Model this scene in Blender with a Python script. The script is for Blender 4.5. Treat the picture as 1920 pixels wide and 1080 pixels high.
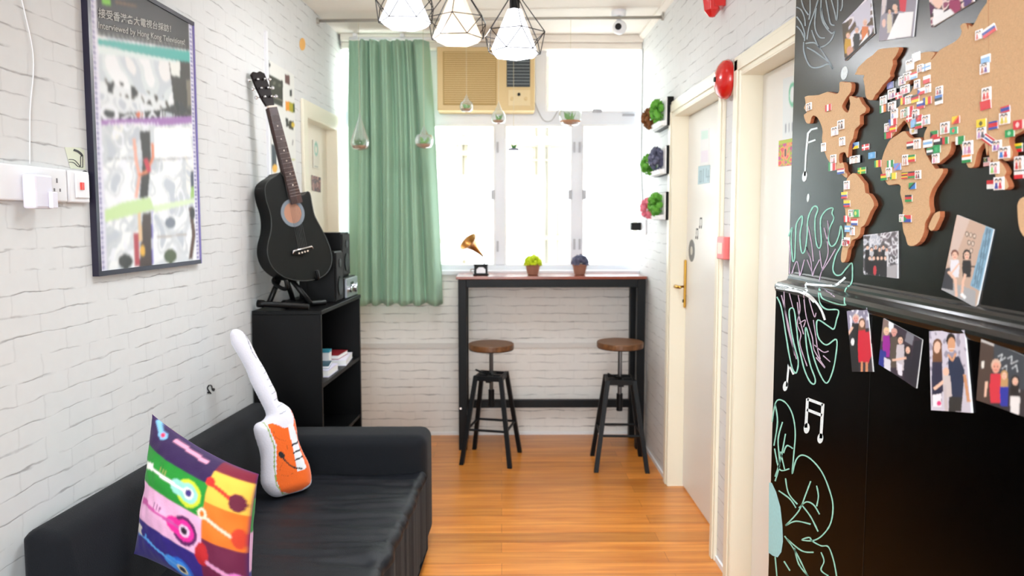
import bpy, bmesh, math, random
import numpy as np
from mathutils import Vector, Matrix, noise as mn

for o in list(bpy.data.objects):
    bpy.data.objects.remove(o)
SC = bpy.context.scene
COL = SC.collection
PI = math.pi
R = math.radians

# ------------------------------------------------------------------ camera
F, CYP, H = 1340.0, 511.0, 1.41
PITCH = math.atan((CYP-413)/F)
YAW = math.atan(20/F)
cam_d = bpy.data.cameras.new('camera')
cam = bpy.data.objects.new('camera', cam_d); COL.objects.link(cam)
cam_d.sensor_width = 36.0
cam_d.lens = F/1920*36
cam_d.shift_y = -(540-CYP)/1920
cam_d.clip_start = 0.02
cam.location = (0, 0, H)
cam.rotation_euler = (PI/2-PITCH, 0, -YAW)
cam_d.dof.use_dof = True
cam_d.dof.focus_distance = 1.9
cam_d.dof.aperture_fstop = 3.4
SC.camera = cam

# ------------------------------------------------------------------ world, exposure, lights
SC.view_settings.view_transform = 'Standard'
SC.view_settings.look = 'None'
SC.view_settings.gamma = 1.0
SC.view_settings.use_curve_mapping = False
SC.view_settings.exposure = 0.80
w = bpy.data.worlds.new('sky'); SC.world = w; w.use_nodes = True
bg = w.node_tree.nodes['Background']
bg.inputs[0].default_value = (0.84, 0.94, 1.0, 1); bg.inputs[1].default_value = 5.5

def area(name, loc, rot, sx, sy, power, col=(1, 1, 1)):
    d = bpy.data.lights.new(name, 'AREA'); d.shape = 'RECTANGLE'; d.size = sx; d.size_y = sy
    d.energy = power; d.color = col
    o = bpy.data.objects.new(name, d); COL.objects.link(o); o.location = loc; o.rotation_euler = rot
    return o
YB_ = -1.7
# overhead fill lights added out of view to brighten floor and walls
area('overhead_fill_light', (-0.05, 2.15, 2.54), (0, 0, 0), 0.6, 0.6, 9, (0.87, 0.955, 1.0)).data.spread = 2.0
area('overhead_fill_light', (0.0, -0.5, 2.52), (0, 0, 0), 0.9, 0.9, 14, (0.87, 0.955, 1.0))
# fill light added at the rear wall to even out the far end
area('rear_fill_light', (-0.1, YB_+.03, 1.45), (PI/2, 0, 0), 1.3, 1.3, 52, (0.87, 0.955, 1.0))
# window portal: guides sampling of the daylight
pd = area('window_portal', (-0.06, 4.90, 1.8), (-PI/2, 0, 0), 1.85, 1.4, 1)
pd.data.cycles.is_portal = True

# ------------------------------------------------------------------ back-projection of measured points on real planes
_cp, _sp, _cy, _sy = math.cos(PITCH), math.sin(PITCH), math.cos(YAW), math.sin(YAW)
_fw = np.array([_sy*_cp, _cy*_cp, -_sp]); _rt = np.array([_cy, -_sy, 0.0]); _up = np.cross(_rt, _fw)
_O = np.array([0.0, 0.0, H])
XL0, KL = -1.256, 0.052
def ray(px, py): return _fw+_rt*(px-960)/F+_up*(CYP-py)/F
def onx(px, py, x): d = ray(px, py); return Vector(_O+d*x/d[0])
def ony(px, py, y): d = ray(px, py); return Vector(_O+d*y/d[1])
def onz(px, py, z): d = ray(px, py); return Vector(_O+d*(z-H)/d[2])
def onl(px, py, off=0.0):
    d = ray(px, py); return Vector(_O+d*(XL0+off)/(d[0]-KL*d[1]))
def onp(px, py, o, n):
    d = ray(px, py); o = np.array(o); n = np.array(n)
    return Vector(_O+d*((o-_O) @ n)/(d @ n))

# ------------------------------------------------------------------ materials
MATS = {}
def srgb(r, g, b):
    def f(c):
        c /= 255.0
        return c/12.92 if c <= .04045 else ((c+.055)/1.055)**2.4
    return (f(r), f(g), f(b), 1.0)
def mat(name, rgb, rough=.5, metal=0.0, emit=None, estr=0.0, bump=0.0, bscale=60, var=0.0, vscale=8, coat=0.0, sheen=0.0, spec=.5, trans=0.0):
    if name in MATS: return MATS[name]
    m = bpy.data.materials.new(name); m.use_nodes = True; MATS[name] = m
    nt = m.node_tree; b = nt.nodes['Principled BSDF']
    c = srgb(*rgb)
    b.inputs['Base Color'].default_value = c
    b.inputs['Roughness'].default_value = rough
    b.inputs['Metallic'].default_value = metal
    b.inputs['Specular IOR Level'].default_value = spec
    b.inputs['Coat Weight'].default_value = coat
    b.inputs['Sheen Weight'].default_value = sheen
    b.inputs['Transmission Weight'].default_value = trans
    if emit:
        b.inputs['Emission Color'].default_value = srgb(*emit); b.inputs['Emission Strength'].default_value = estr
    tc = nt.nodes.new('ShaderNodeTexCoord')
    if var > 0:
        n = nt.nodes.new('ShaderNodeTexNoise'); n.inputs['Scale'].default_value = vscale; n.inputs['Detail'].default_value = 4
        nt.links.new(tc.outputs['Object'], n.inputs['Vector'])
        hs = nt.nodes.new('ShaderNodeMix'); hs.data_type = 'RGBA'
        hs.inputs[6].default_value = tuple(min(1, x*(1+var)) for x in c[:3])+(1,)
        hs.inputs[7].default_value = tuple(x*(1-var) for x in c[:3])+(1,)
        nt.links.new(n.outputs[0], hs.inputs[0]); nt.links.new(hs.outputs[2], b.inputs['Base Color'])
    if bump > 0:
        n2 = nt.nodes.new('ShaderNodeTexNoise'); n2.inputs['Scale'].default_value = bscale; n2.inputs['Detail'].default_value = 3
        bp = nt.nodes.new('ShaderNodeBump'); bp.inputs['Strength'].default_value = bump; bp.inputs['Distance'].default_value = .004
        nt.links.new(tc.outputs['Object'], n2.inputs['Vector']); nt.links.new(n2.outputs[0], bp.inputs['Height'])
        nt.links.new(bp.outputs[0], b.inputs['Normal'])
    return m

def paint_mat(name, rough=.5, coat=0.0, bump=0.0, sheen=0.0):
    if name in MATS: return MATS[name]
    m = bpy.data.materials.new(name); m.use_nodes = True; MATS[name] = m
    nt = m.node_tree; b = nt.nodes['Principled BSDF']
    a = nt.nodes.new('ShaderNodeAttribute'); a.attribute_name = 'paint'
    nt.links.new(a.outputs['Color'], b.inputs['Base Color'])
    b.inputs['Roughness'].default_value = rough; b.inputs['Coat Weight'].default_value = coat
    b.inputs['Sheen Weight'].default_value = sheen
    if bump > 0:
        tc = nt.nodes.new('ShaderNodeTexCoord')
        n2 = nt.nodes.new('ShaderNodeTexNoise'); n2.inputs['Scale'].default_value = 180
        bp = nt.nodes.new('ShaderNodeBump'); bp.inputs['Strength'].default_value = bump; bp.inputs['Distance'].default_value = .002
        nt.links.new(tc.outputs['Object'], n2.inputs['Vector']); nt.links.new(n2.outputs[0], bp.inputs['Height'])
        nt.links.new(bp.outputs[0], b.inputs['Normal'])
    return m

def brick_mat(name, axis, base=(222, 223, 223), line=(150, 149, 150), br0=.40, br1=.60, vj=.16):
    """white painted-brick wallpaper: thin broken grey bed joints, faint head joints"""
    m = bpy.data.materials.new(name); m.use_nodes = True; MATS[name] = m
    nt = m.node_tree; N = nt.nodes; L = nt.links; b = N['Principled BSDF']
    b.inputs['Roughness'].default_value = .62
    def math_(op, a, bb=None, c=None):
        n = N.new('ShaderNodeMath'); n.operation = op
        for i, v in enumerate((a, bb, c)):
            if v is None: continue
            if isinstance(v, (int, float)): n.inputs[i].default_value = v
            else: L.new(v, n.inputs[i])
        return n.outputs[0]
    tc = N.new('ShaderNodeTexCoord'); sx = N.new('ShaderNodeSeparateXYZ'); L.new(tc.outputs['Object'], sx.inputs[0])
    u = sx.outputs[0 if axis == 'x' else 1]; z = sx.outputs[2]
    cb = N.new('ShaderNodeCombineXYZ'); L.new(u, cb.inputs[0]); L.new(z, cb.inputs[1])
    def noise(scale, detail=2, sy=1.0):
        mp = N.new('ShaderNodeMapping'); mp.inputs['Scale'].default_value = (scale, scale*sy, 1)
        L.new(cb.outputs[0], mp.inputs[0])
        n = N.new('ShaderNodeTexNoise'); n.inputs['Scale'].default_value = 1.0; n.inputs['Detail'].default_value = detail
        L.new(mp.outputs[0], n.inputs['Vector']); return n.outputs[0]
    wob = math_('MULTIPLY', math_('SUBTRACT', noise(7, 3, 3), .5), .030)
    zz = math_('ADD', z, wob)
    rz = math_('DIVIDE', zz, .0535)
    row = math_('FLOOR', rz)
    fz = math_('FRACT', rz)
    dist = math_('ABSOLUTE', math_('SUBTRACT', fz, .5))            # .5 at joints
    d1 = math_('SUBTRACT', .5, dist)                                # 0 at joints
    wid = math_('MULTIPLY_ADD', noise(14, 3, 2), .12, .005)
    ln = N.new('ShaderNodeMapRange'); ln.interpolation_type = 'SMOOTHSTEP'
    L.new(d1, ln.inputs[0]); ln.inputs[1].default_value = 0; L.new(wid, ln.inputs[2]); ln.inputs[3].default_value = 1; ln.inputs[4].default_value = 0
    # each brick of a row has its own joint strength
    uo = math_('ADD', u, math_('MULTIPLY', math_('MODULO', math_('ADD', row, 200), 2), .095))
    ub = math_('DIVIDE', math_('ADD', uo, math_('MULTIPLY', math_('SUBTRACT', noise(20, 2), .5), .02)), .19)
    cell = N.new('ShaderNodeCombineXYZ'); L.new(math_('FLOOR', math_('ADD', ub, .5)), cell.inputs[0]); L.new(row, cell.inputs[1])
    wn = N.new('ShaderNodeTexWhiteNoise'); wn.noise_dimensions = '2D'; L.new(cell.outputs[0], wn.inputs['Vector'])
    br = N.new('ShaderNodeMapRange'); L.new(noise(9, 3, 1.5), br.inputs[0]); br.inputs[1].default_value = br0; br.inputs[2].default_value = br1
    h = math_('MULTIPLY', ln.outputs[0], math_('MULTIPLY', br.outputs[0], math_('MULTIPLY_ADD', wn.outputs[0], .6, .5)))
    fu = math_('SUBTRACT', .5, math_('ABSOLUTE', math_('SUBTRACT', math_('FRACT', ub), .5)))
    vl = N.new('ShaderNodeMapRange'); L.new(fu, vl.inputs[0]); vl.inputs[1].default_value = 0; vl.inputs[2].default_value = .025; vl.inputs[3].default_value = vj; vl.inputs[4].default_value = 0
    tot = math_('MINIMUM', math_('ADD', h, vl.outputs[0]), 1.0)
    mo = N.new('ShaderNodeMix'); mo.data_type = 'RGBA'
    c = srgb(*base); mo.inputs[6].default_value = tuple(x*.93 for x in c[:3])+(1,); mo.inputs[7].default_value = c
    L.new(noise(26, 5), mo.inputs[0])
    mx = N.new('ShaderNodeMix'); mx.data_type = 'RGBA'; L.new(tot, mx.inputs[0]); L.new(mo.outputs[2], mx.inputs[6]); mx.inputs[7].default_value = srgb(*line)
    L.new(mx.outputs[2], b.inputs['Base Color'])
    bp = N.new('ShaderNodeBump'); bp.inputs['Strength'].default_value = .25; bp.inputs['Distance'].default_value = .003; bp.invert = True
    L.new(tot, bp.inputs['Height']); L.new(bp.outputs[0], b.inputs['Normal'])
    return m

def wood_mat(name, c1, c2, rough, plank=None, axis='x', coat=0.0, gs=1.0):
    m = bpy.data.materials.new(name); m.use_nodes = True; MATS[name] = m
    nt = m.node_tree; N = nt.nodes; L = nt.links; b = N['Principled BSDF']
    b.inputs['Roughness'].default_value = rough; b.inputs['Coat Weight'].default_value = coat; b.inputs['Coat Roughness'].default_value = .25
    tc = N.new('ShaderNodeTexCoord'); mp = N.new('ShaderNodeMapping'); L.new(tc.outputs['Object'], mp.inputs[0])
    mp.inputs['Scale'].default_value = (1.2*gs, 16*gs, 8*gs) if axis == 'x' else (16*gs, 1.2*gs, 8*gs)
    n = N.new('ShaderNodeTexNoise'); n.inputs['Scale'].default_value = 2.0; n.inputs['Detail'].default_value = 6; n.inputs['Distortion'].default_value = .4
    L.new(mp.outputs[0], n.inputs['Vector'])
    cr = N.new('ShaderNodeMapRange'); L.new(n.outputs[0], cr.inputs[0]); cr.inputs[1].default_value = .3; cr.inputs[2].default_value = .7
    mx = N.new('ShaderNodeMix'); mx.data_type = 'RGBA'; mx.inputs[6].default_value = srgb(*c1); mx.inputs[7].default_value = srgb(*c2)
    L.new(cr.outputs[0], mx.inputs[0])
    out = mx.outputs[2]
    if plank:
        bt = N.new('ShaderNodeTexBrick'); L.new(tc.outputs['Object'], bt.inputs['Vector'])
        bt.inputs['Scale'].default_value = 1.0; bt.inputs['Brick Width'].default_value = plank[0]; bt.inputs['Row Height'].default_value = plank[1]
        bt.inputs['Mortar Size'].default_value = .0012; bt.inputs['Mortar Smooth'].default_value = .3; bt.offset = .37; bt.squash = 1.0
        bt.inputs['Color1'].default_value = (.78, .78, .78, 1); bt.inputs['Color2'].default_value = (1.15, 1.12, 1.08, 1); bt.inputs['Mortar'].default_value = (.55, .5, .45, 1)
        ml = N.new('ShaderNodeMix'); ml.data_type = 'RGBA'; ml.blend_type = 'MULTIPLY'; ml.inputs[0].default_value = 1
        L.new(out, ml.inputs[6]); L.new(bt.outputs['Color'], ml.inputs[7]); out = ml.outputs[2]
    L.new(out, b.inputs['Base Color'])
    return m

def glass_mat(name, tint=(1, 1, 1), gl=.12, milky=0.0):
    m = bpy.data.materials.new(name); m.use_nodes = True; MATS[name] = m
    nt = m.node_tree; N = nt.nodes; L = nt.links
    N.remove(N['Principled BSDF']); out = N['Material Output']
    t = N.new('ShaderNodeBsdfTransparent'); t.inputs[0].default_value = (*tint, 1)
    g = N.new('ShaderNodeBsdfGlossy'); g.inputs['Roughness'].default_value = .03
    lw = N.new('ShaderNodeLayerWeight'); lw.inputs[0].default_value = .35
    mu = N.new('ShaderNodeMath'); mu.operation = 'MULTIPLY_ADD'; L.new(lw.outputs['Facing'], mu.inputs[0]); mu.inputs[1].default_value = gl*3; mu.inputs[2].default_value = .03
    mx = N.new('ShaderNodeMixShader'); L.new(mu.outputs[0], mx.inputs[0]); L.new(t.outputs[0], mx.inputs[1]); L.new(g.outputs[0], mx.inputs[2])
    last = mx.outputs[0]
    if milky > 0:
        d = N.new('ShaderNodeBsdfDiffuse'); d.inputs[0].default_value = (.9, .93, .92, 1)
        m2 = N.new('ShaderNodeMixShader'); m2.inputs[0].default_value = milky; L.new(last, m2.inputs[1]); L.new(d.outputs[0], m2.inputs[2]); last = m2.outputs[0]
    L.new(last, out.inputs[0])
    return m

M_BL = brick_mat('brick_wallpaper_side', 'y')
M_BE = brick_mat('brick_wallpaper_end', 'x', (236, 233, 228), (118, 113, 112), .34, .54, .10)
M_FLOOR = wood_mat('laminate_floor', (226, 150, 66), (194, 112, 36), .30, plank=(1.1, .095), axis='x', coat=.25)
M_CEIL = mat('ceiling_paint', (232, 224, 214), .8, var=.02)
M_WHITE = mat('white_paint', (236, 237, 238), .45)
M_TRIM = mat('cream_gloss_paint', (238, 232, 212), .35, var=.015)
M_DOOR = mat('white_door_paint', (238, 236, 230), .35, var=.01)
M_FRAME = mat('window_aluminium', (226, 228, 234), .4)
M_FRAME2 = mat('window_fitting_grey', (175, 176, 182), .4)
M_GLASS = glass_mat('window_glass', (1, 1, 1), .06)
M_TGLASS = glass_mat('terrarium_glass', (.93, .96, .95), .32, .10)
M_BLACK = mat('black_lacquer', (7, 7, 8), .42, var=.05, spec=.2)
M_BMET = mat('black_powder_coat', (8, 11, 15), .45, bump=.05, spec=.25)
M_BPLAS = mat('black_plastic', (7, 7, 8), .38, spec=.25)
M_SOFA = mat('charcoal_fabric', (20, 22, 27), .85, bump=.35, bscale=350, var=.10, vscale=5, sheen=.06, spec=.2)
M_SEAT = mat('charcoal_seat_cloth', (19, 21, 27), .48, bump=.25, bscale=300, var=.08, vscale=7, spec=.30)
M_TOP = wood_mat('walnut_table_top', (150, 72, 44), (112, 46, 26), .2, axis='x', coat=.5)
M_SEATW = wood_mat('stool_seat_wood', (122, 80, 46), (82, 50, 26), .4, axis='x', gs=2)
M_EDGEW = mat('stool_seat_edge', (120, 76, 42), .5, var=.1)
M_CORK = mat('cork', (208, 170, 130), .85, bump=.5, bscale=420, var=.16, vscale=260)
M_CORKS = mat('cork_cut_edge', (168, 98, 62), .9, bump=.5, bscale=300, var=.15, vscale=120)
M_PAINT = paint_mat('printed_card', .35)
M_PHOTO = paint_mat('glossy_photo_print', .55)
M_POSTER = paint_mat('poster_print', .5)
M_PILLOW = paint_mat('printed_cushion_cloth', .8, bump=.2, sheen=.1)
M_PLUSH = paint_mat('plush_cloth', .9, bump=.5, sheen=.3)
M_CARD = mat('white_card', (240, 240, 240), .5)
M_CURT = mat('sage_curtain_cloth', (152, 188, 162), .85, bump=.15, bscale=500, sheen=.2)
M_BRASS = mat('polished_brass', (205, 160, 70), .25, 1.0)
M_CHROME = mat('chrome', (220, 220, 224), .15, 1.0)
M_STEEL = mat('stool_steel', (120, 122, 126), .3, 1.0)
M_RED = mat('red_enamel', (205, 28, 24), .25, coat=.4)
M_PINK = mat('faded_red_plastic', (232, 120, 120), .4)
M_DRED = mat('dark_red_plastic', (150, 14, 40), .4)
M_GREEN = mat('artificial_leaf_green', (92, 160, 50), .7, var=.35, vscale=60)
M_DGREEN = mat('succulent_green', (60, 120, 56), .6, var=.25, vscale=60)
M_LIME = mat('chartreuse_leaves', (196, 214, 20), .7, var=.3, vscale=60)
M_GREY = mat('dusky_blue_leaves', (92, 94, 118), .75, var=.3, vscale=60)
M_BROWN = mat('russet_leaves', (122, 74, 30), .75, var=.4, vscale=40)
M_PINKL = mat('pink_petals', (232, 130, 150), .75, var=.25, vscale=60)
M_TERRA = mat('terracotta_clay', (150, 102, 82), .8, var=.1)
M_SOIL = mat('pebble_soil', (178, 130, 96), .9, var=.3, vscale=200)
M_STRING = mat('jute_string', (205, 195, 165), .9)
M_AC = mat('aged_beige_plastic', (216, 188, 134), .45)
M_ACG = mat('air_conditioner_grille', (180, 150, 90), .6, bump=.4, bscale=200)
M_ACV = mat('vent_dark', (50, 58, 62), .5)
M_WPL = mat('white_plastic', (236, 236, 240), .35)
M_BWPL = mat('lilac_white_plastic', (226, 224, 236), .35)
M_WIRE = mat('lamp_cage_wire', (52, 50, 50), .4, .6)
M_SHADE = mat('lit_lamp_shade', (250, 250, 255), .5, emit=(240, 244, 255), estr=2.2)
M_SHADEW = mat('lit_lamp_shade_warm', (250, 240, 225), .5, emit=(255, 226, 190), estr=.42)
M_BULB = mat('lit_bulb', (255, 255, 255), .5, emit=(225, 240, 255), estr=14)
M_BULBW = mat('lit_bulb_warm', (255, 250, 240), .5, emit=(255, 238, 205), estr=8)
M_ROD = mat('grey_metal_pole', (176, 170, 160), .4, .4)
M_WALLOUT = mat('concrete_render', (225, 224, 218), .9, var=.05)
M_PIPE = mat('drain_pipe', (120, 112, 96), .7)
M_CHALKW = mat('white_chalk', (222, 230, 234), .95, var=.25, vscale=160)
M_CHALKF = mat('faint_white_chalk', (150, 162, 168), .95, var=.25, vscale=160)
M_CHALKG = mat('mint_chalk', (150, 208, 190), .95, var=.25, vscale=160)
M_CHALKP = mat('lilac_chalk', (190, 168, 190), .95, var=.25, vscale=160)
M_CHALKB = mat('aqua_chalk', (160, 208, 212), .95, var=.12, vscale=120)
M_BOARD = mat('blackboard_film', (4, 4, 5), .27, bump=.05, bscale=30, spec=.42)
M_BOARDL = mat('satin_black_film', (3, 3, 3), .25, bump=.05, bscale=30, spec=.03)
M_GUIT = mat('matt_black_guitar', (15, 18, 17), .5, spec=.25)
M_GUITS = mat('guitar_side_black', (8, 10, 10), .42, spec=.25)
M_FRET = mat('rosewood_fretboard', (62, 36, 30), .5, var=.2)
M_HOLE = mat('guitar_inside_wood', (176, 128, 104), .7, var=.1)
M_IVORY = mat('ivory_nut', (236, 220, 205), .5)
M_ROS = mat('rosette_grey', (120, 130, 140), .4)
M_MUS = mat('black_vinyl_sticker', (34, 34, 36), .5)
M_SPK = mat('speaker_cloth', (10, 10, 11), .8)

# ------------------------------------------------------------------ mesh helpers
class MB:
    def __init__(s): s.v = []; s.f = []; s.m = []; s.c = None
    def add(s, vs, fs, m=0):
        k = len(s.v); s.v += [tuple(x) for x in vs]; s.f += [tuple(i+k for i in f) for f in fs]; s.m += [m]*len(fs); return s
    def hexa(s, p, m=0):          # 8 points: bottom loop 0-3, top loop 4-7
        return s.add(p, [(3, 2, 1, 0), (4, 5, 6, 7), (0, 1, 5, 4), (1, 2, 6, 5), (2, 3, 7, 6), (3, 0, 4, 7)], m)
    def box(s, x0, x1, y0, y1, z0, z1, m=0):
        return s.hexa([(x0, y0, z0), (x1, y0, z0), (x1, y1, z0), (x0, y1, z0), (x0, y0, z1), (x1, y0, z1), (x1, y1, z1), (x0, y1, z1)], m)
    def tube(s, pts, r, n=8, m=0, caps=True):
        pts = [Vector(p) for p in pts]; rs = r if isinstance(r, (list, tuple)) else [r]*len(pts)
        rings = []; up = None
        for i, p in enumerate(pts):
            d = (pts[min(i+1, len(pts)-1)]-pts[max(i-1, 0)]).normalized()
            if up is None:
                up = Vector((0, 0, 1)) if abs(d.z) < .9 else Vector((1, 0, 0))
            a = d.cross(up).normalized(); b = a.cross(d).normalized(); up = b
            rings.append([p+(a*math.cos(2*PI*k/n)+b*math.sin(2*PI*k/n))*rs[i] for k in range(n)])
        vs = [q for rg in rings for q in rg]; fs = []
        for i in range(len(pts)-1):
            for k in range(n):
                k2 = (k+1) % n; fs.append((i*n+k, i*n+k2, (i+1)*n+k2, (i+1)*n+k))
        if caps: fs += [tuple(range(n))[::-1], tuple(range((len(pts)-1)*n, len(pts)*n))]
        return s.add(vs, fs, m)
    def lathe(s, prof, o=(0, 0, 0), n=24, m=0, ax=None, ph=0.0):
        """prof: (radius, height) list about axis ax (default z)"""
        o = Vector(o); A = Vector(ax).normalized() if ax else Vector((0, 0, 1))
        t = Vector((1, 0, 0)) if abs(A.x) < .9 else Vector((0, 1, 0))
        U = (t-A*t.dot(A)).normalized(); V = A.cross(U)
        vs = []; fs = []
        for r, h in prof:
            for k in range(n):
                a = 2*PI*k/n+ph; vs.append(o+A*h+(U*math.cos(a)+V*math.sin(a))*max(r, 1e-5))
        for i in range(len(prof)-1):
            for k in range(n):
                k2 = (k+1) % n; fs.append((i*n+k, i*n+k2, (i+1)*n+k2, (i+1)*n+k))
        if prof[0][0] > 1e-4 and not getattr(s, 'open', False): fs.append(tuple(range(n))[::-1])
        if prof[-1][0] > 1e-4 and not getattr(s, 'open', False): fs.append(tuple(range((len(prof)-1)*n, len(prof)*n)))
        return s.add(vs, fs, m)
    def prism(s, poly, off, m=0, mside=None):
        """poly: 3D points of one cap, off: vector to the other"""
        n = len(poly); off = Vector(off); P = [Vector(p) for p in poly]
        k = len(s.v); s.v += [tuple(p) for p in P]+[tuple(p+off) for p in P]
        s.f.append(tuple(k+i for i in range(n))[::-1]); s.m.append(m)
        s.f.append(tuple(k+n+i for i in range(n))); s.m.append(m)
        for i in range(n):
            j = (i+1) % n; s.f.append((k+i, k+j, k+n+j, k+n+i)); s.m.append(m if mside is None else mside)
        return s
    def sphere(s, c, r, n=12, m=0, sc=(1, 1, 1), jit=0.0, seed=0):
        c = Vector(c); vs = []; fs = []
        rr = random.Random(seed)
        for i in range(n//2+1):
            th = PI*i/(n//2)
            for k in range(n):
                a = 2*PI*k/n; q = 1+(rr.uniform(-jit, jit))
                vs.append(c+Vector((math.sin(th)*math.cos(a)*sc[0], math.sin(th)*math.sin(a)*sc[1], math.cos(th)*sc[2]))*r*q)
        for i in range(n//2):
            for k in range(n):
                k2 = (k+1) % n; fs.append((i*n+k, (i+1)*n+k, (i+1)*n+k2, i*n+k2))
        return s.add(vs, fs, m)
    def leaf(s, c, d, ln, wd, m=0):
        c = Vector(c); d = Vector(d).normalized(); t = d.cross(Vector((random.uniform(-1, 1), random.uniform(-1, 1), random.uniform(-1, 1)))).normalized(); nn = d.cross(t)*wd*.3
        return s.add([c, c+d*ln*.5+t*wd, c+d*ln, c+d*ln*.5-t*wd, c+d*ln*.5+nn], [(0, 1, 4), (1, 2, 4), (2, 3, 4), (3, 0, 4)], m)

def me_of(mb, mats, smooth=False, recalc=True):
    me = bpy.data.meshes.new('mesh'); me.from_pydata(mb.v, [], mb.f)
    for m in mats: me.materials.append(m)
    if len(mats) > 1: me.polygons.foreach_set('material_index', mb.m)
    if mb.c is not None:
        at = me.color_attributes.new('paint', 'FLOAT_COLOR', 'POINT')
        at.data.foreach_set('color', np.asarray(mb.c, dtype=np.float32).reshape(-1))
    if recalc:
        bm = bmesh.new(); bm.from_mesh(me); bmesh.ops.recalc_face_normals(bm, faces=bm.faces); bm.to_mesh(me); bm.free()
    if smooth: me.polygons.foreach_set('use_smooth', [True]*len(me.polygons))
    return me
def obj(name, mb, mats, parent=None, smooth=False, bevel=0.0, local=False, recalc=True, seg=2, ang=30):
    if not isinstance(mats, (list, tuple)): mats = [mats]
    me = me_of(mb, mats, smooth, recalc); me.name = name
    o = bpy.data.objects.new(name, me); COL.objects.link(o)
    if bevel > 0:
        b = o.modifiers.new('bevel', 'BEVEL'); b.width = bevel; b.segments = seg; b.limit_method = 'ANGLE'; b.angle_limit = R(ang)
    if parent:
        o.parent = parent
        if not local:
            base = parent
            t = base.location if base.type == 'EMPTY' else Vector((0, 0, 0))
            o.matrix_parent_inverse = Matrix.Translation(-t)
    return o
def tag(o, label, cat, group=None):
    o['label'] = label; o['category'] = cat
    if group: o['group'] = group
    return o
def thing(name, label, cat, loc=(0, 0, 0), group=None):
    o = bpy.data.objects.new(name, None); COL.objects.link(o); o.location = loc; o.empty_display_size = .1
    return tag(o, label, cat, group)
def struct(name, mb, mats, parent=None, **k):
    o = obj(name, mb, mats, parent, **k)
    if not parent: o['kind'] = 'structure'
    return o
def sthing(name, loc=(0, 0, 0)):
    o = bpy.data.objects.new(name, None); COL.objects.link(o); o.location = loc; o['kind'] = 'structure'; return o
def dup(root, loc, rotz=None, label=None):
    r = root.copy(); COL.objects.link(r); r.location = loc
    if rotz is not None: r.rotation_euler = (0, 0, rotz)
    if label: r['label'] = label
    for ch in root.children:
        c = ch.copy(); COL.objects.link(c); c.parent = r
        for g in ch.children:
            d = g.copy(); COL.objects.link(d); d.parent = c
    return r
def LW(y, z, off=0.0): return Vector((XL0+KL*y+off, y, z))
def lbox(mb, y0, y1, z0, z1, o0, o1, m=0):
    return mb.hexa([LW(y0, z0, o0), LW(y0, z0, o1), LW(y1, z0, o1), LW(y1, z0, o0), LW(y0, z1, o0), LW(y0, z1, o1), LW(y1, z1, o1), LW(y1, z1, o0)], m)
def bez(pts, n=8):
    """Catmull-Rom through the points"""
    P = [Vector(p) for p in pts]; out = []
    for i in range(len(P)-1):
        p0 = P[max(i-1, 0)]; p1 = P[i]; p2 = P[i+1]; p3 = P[min(i+2, len(P)-1)]
        for k in range(n):
            t = k/n; out.append(.5*((2*p1)+(p2-p0)*t+(2*p0-5*p1+4*p2-p3)*t*t+(3*p1-p0-3*p2+p3)*t**3))
    out.append(P[-1]); return out

# ------------------------------------------------------------------ printed pictures: colours of the print itself, on a fine grid
class Canvas:
    """nx x ny print; shapes given in any 2-D frame mapped by tf to (u,v) in 0..1"""
    def __init__(s, nx, ny, bgc, tf=None):
        s.nx, s.ny = nx, ny; s.a = np.zeros((ny, nx, 4)); s.a[:] = srgb(*bgc)
        s.U, s.V = np.meshgrid(np.linspace(0, 1, nx), np.linspace(0, 1, ny)); s.tf = tf or (lambda p: p)
    def put(s, mask, rgb): s.a[mask] = srgb(*rgb)
    def poly(s, pts, rgb):
        P = [s.tf(p) for p in pts]; ins = np.zeros(s.U.shape, bool); n = len(P)
        for i in range(n):
            x1, y1 = P[i]; x2, y2 = P[(i+1) % n]
            if abs(y2-y1) < 1e-12: continue
            c = ((y1 > s.V) != (y2 > s.V)) & (s.U < (x2-x1)*(s.V-y1)/(y2-y1)+x1)
            ins ^= c
        s.put(ins, rgb)
    def rect(s, x0, y0, x1, y1, rgb): s.poly([(x0, y0), (x1, y0), (x1, y1), (x0, y1)], rgb)
    def ell(s, cx, cy, rx, ry, rgb, rot=0.0):
        c, q = math.cos(rot), math.sin(rot)
        s.poly([(cx+rx*math.cos(a)*c-ry*math.sin(a)*q, cy+rx*math.cos(a)*q+ry*math.sin(a)*c) for a in np.linspace(0, 2*PI, 20, endpoint=False)], rgb)
    def line(s, pts, wd, rgb):
        for i in range(len(pts)-1):
            a = Vector((*pts[i], 0)); b = Vector((*pts[i+1], 0)); d = (b-a)
            if d.length < 1e-9: continue
            d.normalize(); n = Vector((-d.y, d.x, 0))*wd*.5; a = a-d*wd*.3; b = b+d*wd*.3
            s.poly([tuple((a+n)[:2]), tuple((b+n)[:2]), tuple((b-n)[:2]), tuple((a-n)[:2])], rgb)
    def blotch(s, pal, scale, seed, region=None, th=.0):
        """mottled areas of print"""
        vals = np.array([[mn.noise(Vector((u*scale[0]+seed*7.3, v*scale[1]+seed*3.1, seed))) for u in np.linspace(0, 1, s.nx)] for v in np.linspace(0, 1, s.ny)])
        reg = np.ones(s.U.shape, bool) if region is None else (s.U >= region[0]) & (s.U <= region[2]) & (s.V >= region[1]) & (s.V <= region[3])
        k = len(pal); q = np.clip(((vals+.45)/.9*k).astype(int), 0, k-1)
        for i, c in enumerate(pal):
            if c is not None: s.put(reg & (q == i), c)
    def blur(s, n=1):
        for _ in range(n):
            p = np.pad(s.a, ((1, 1), (1, 1), (0, 0)), mode='edge')
            s.a = (p[1:-1, 1:-1]*2+p[:-2, 1:-1]+p[2:, 1:-1]+p[1:-1, :-2]+p[1:-1, 2:])/6

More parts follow.
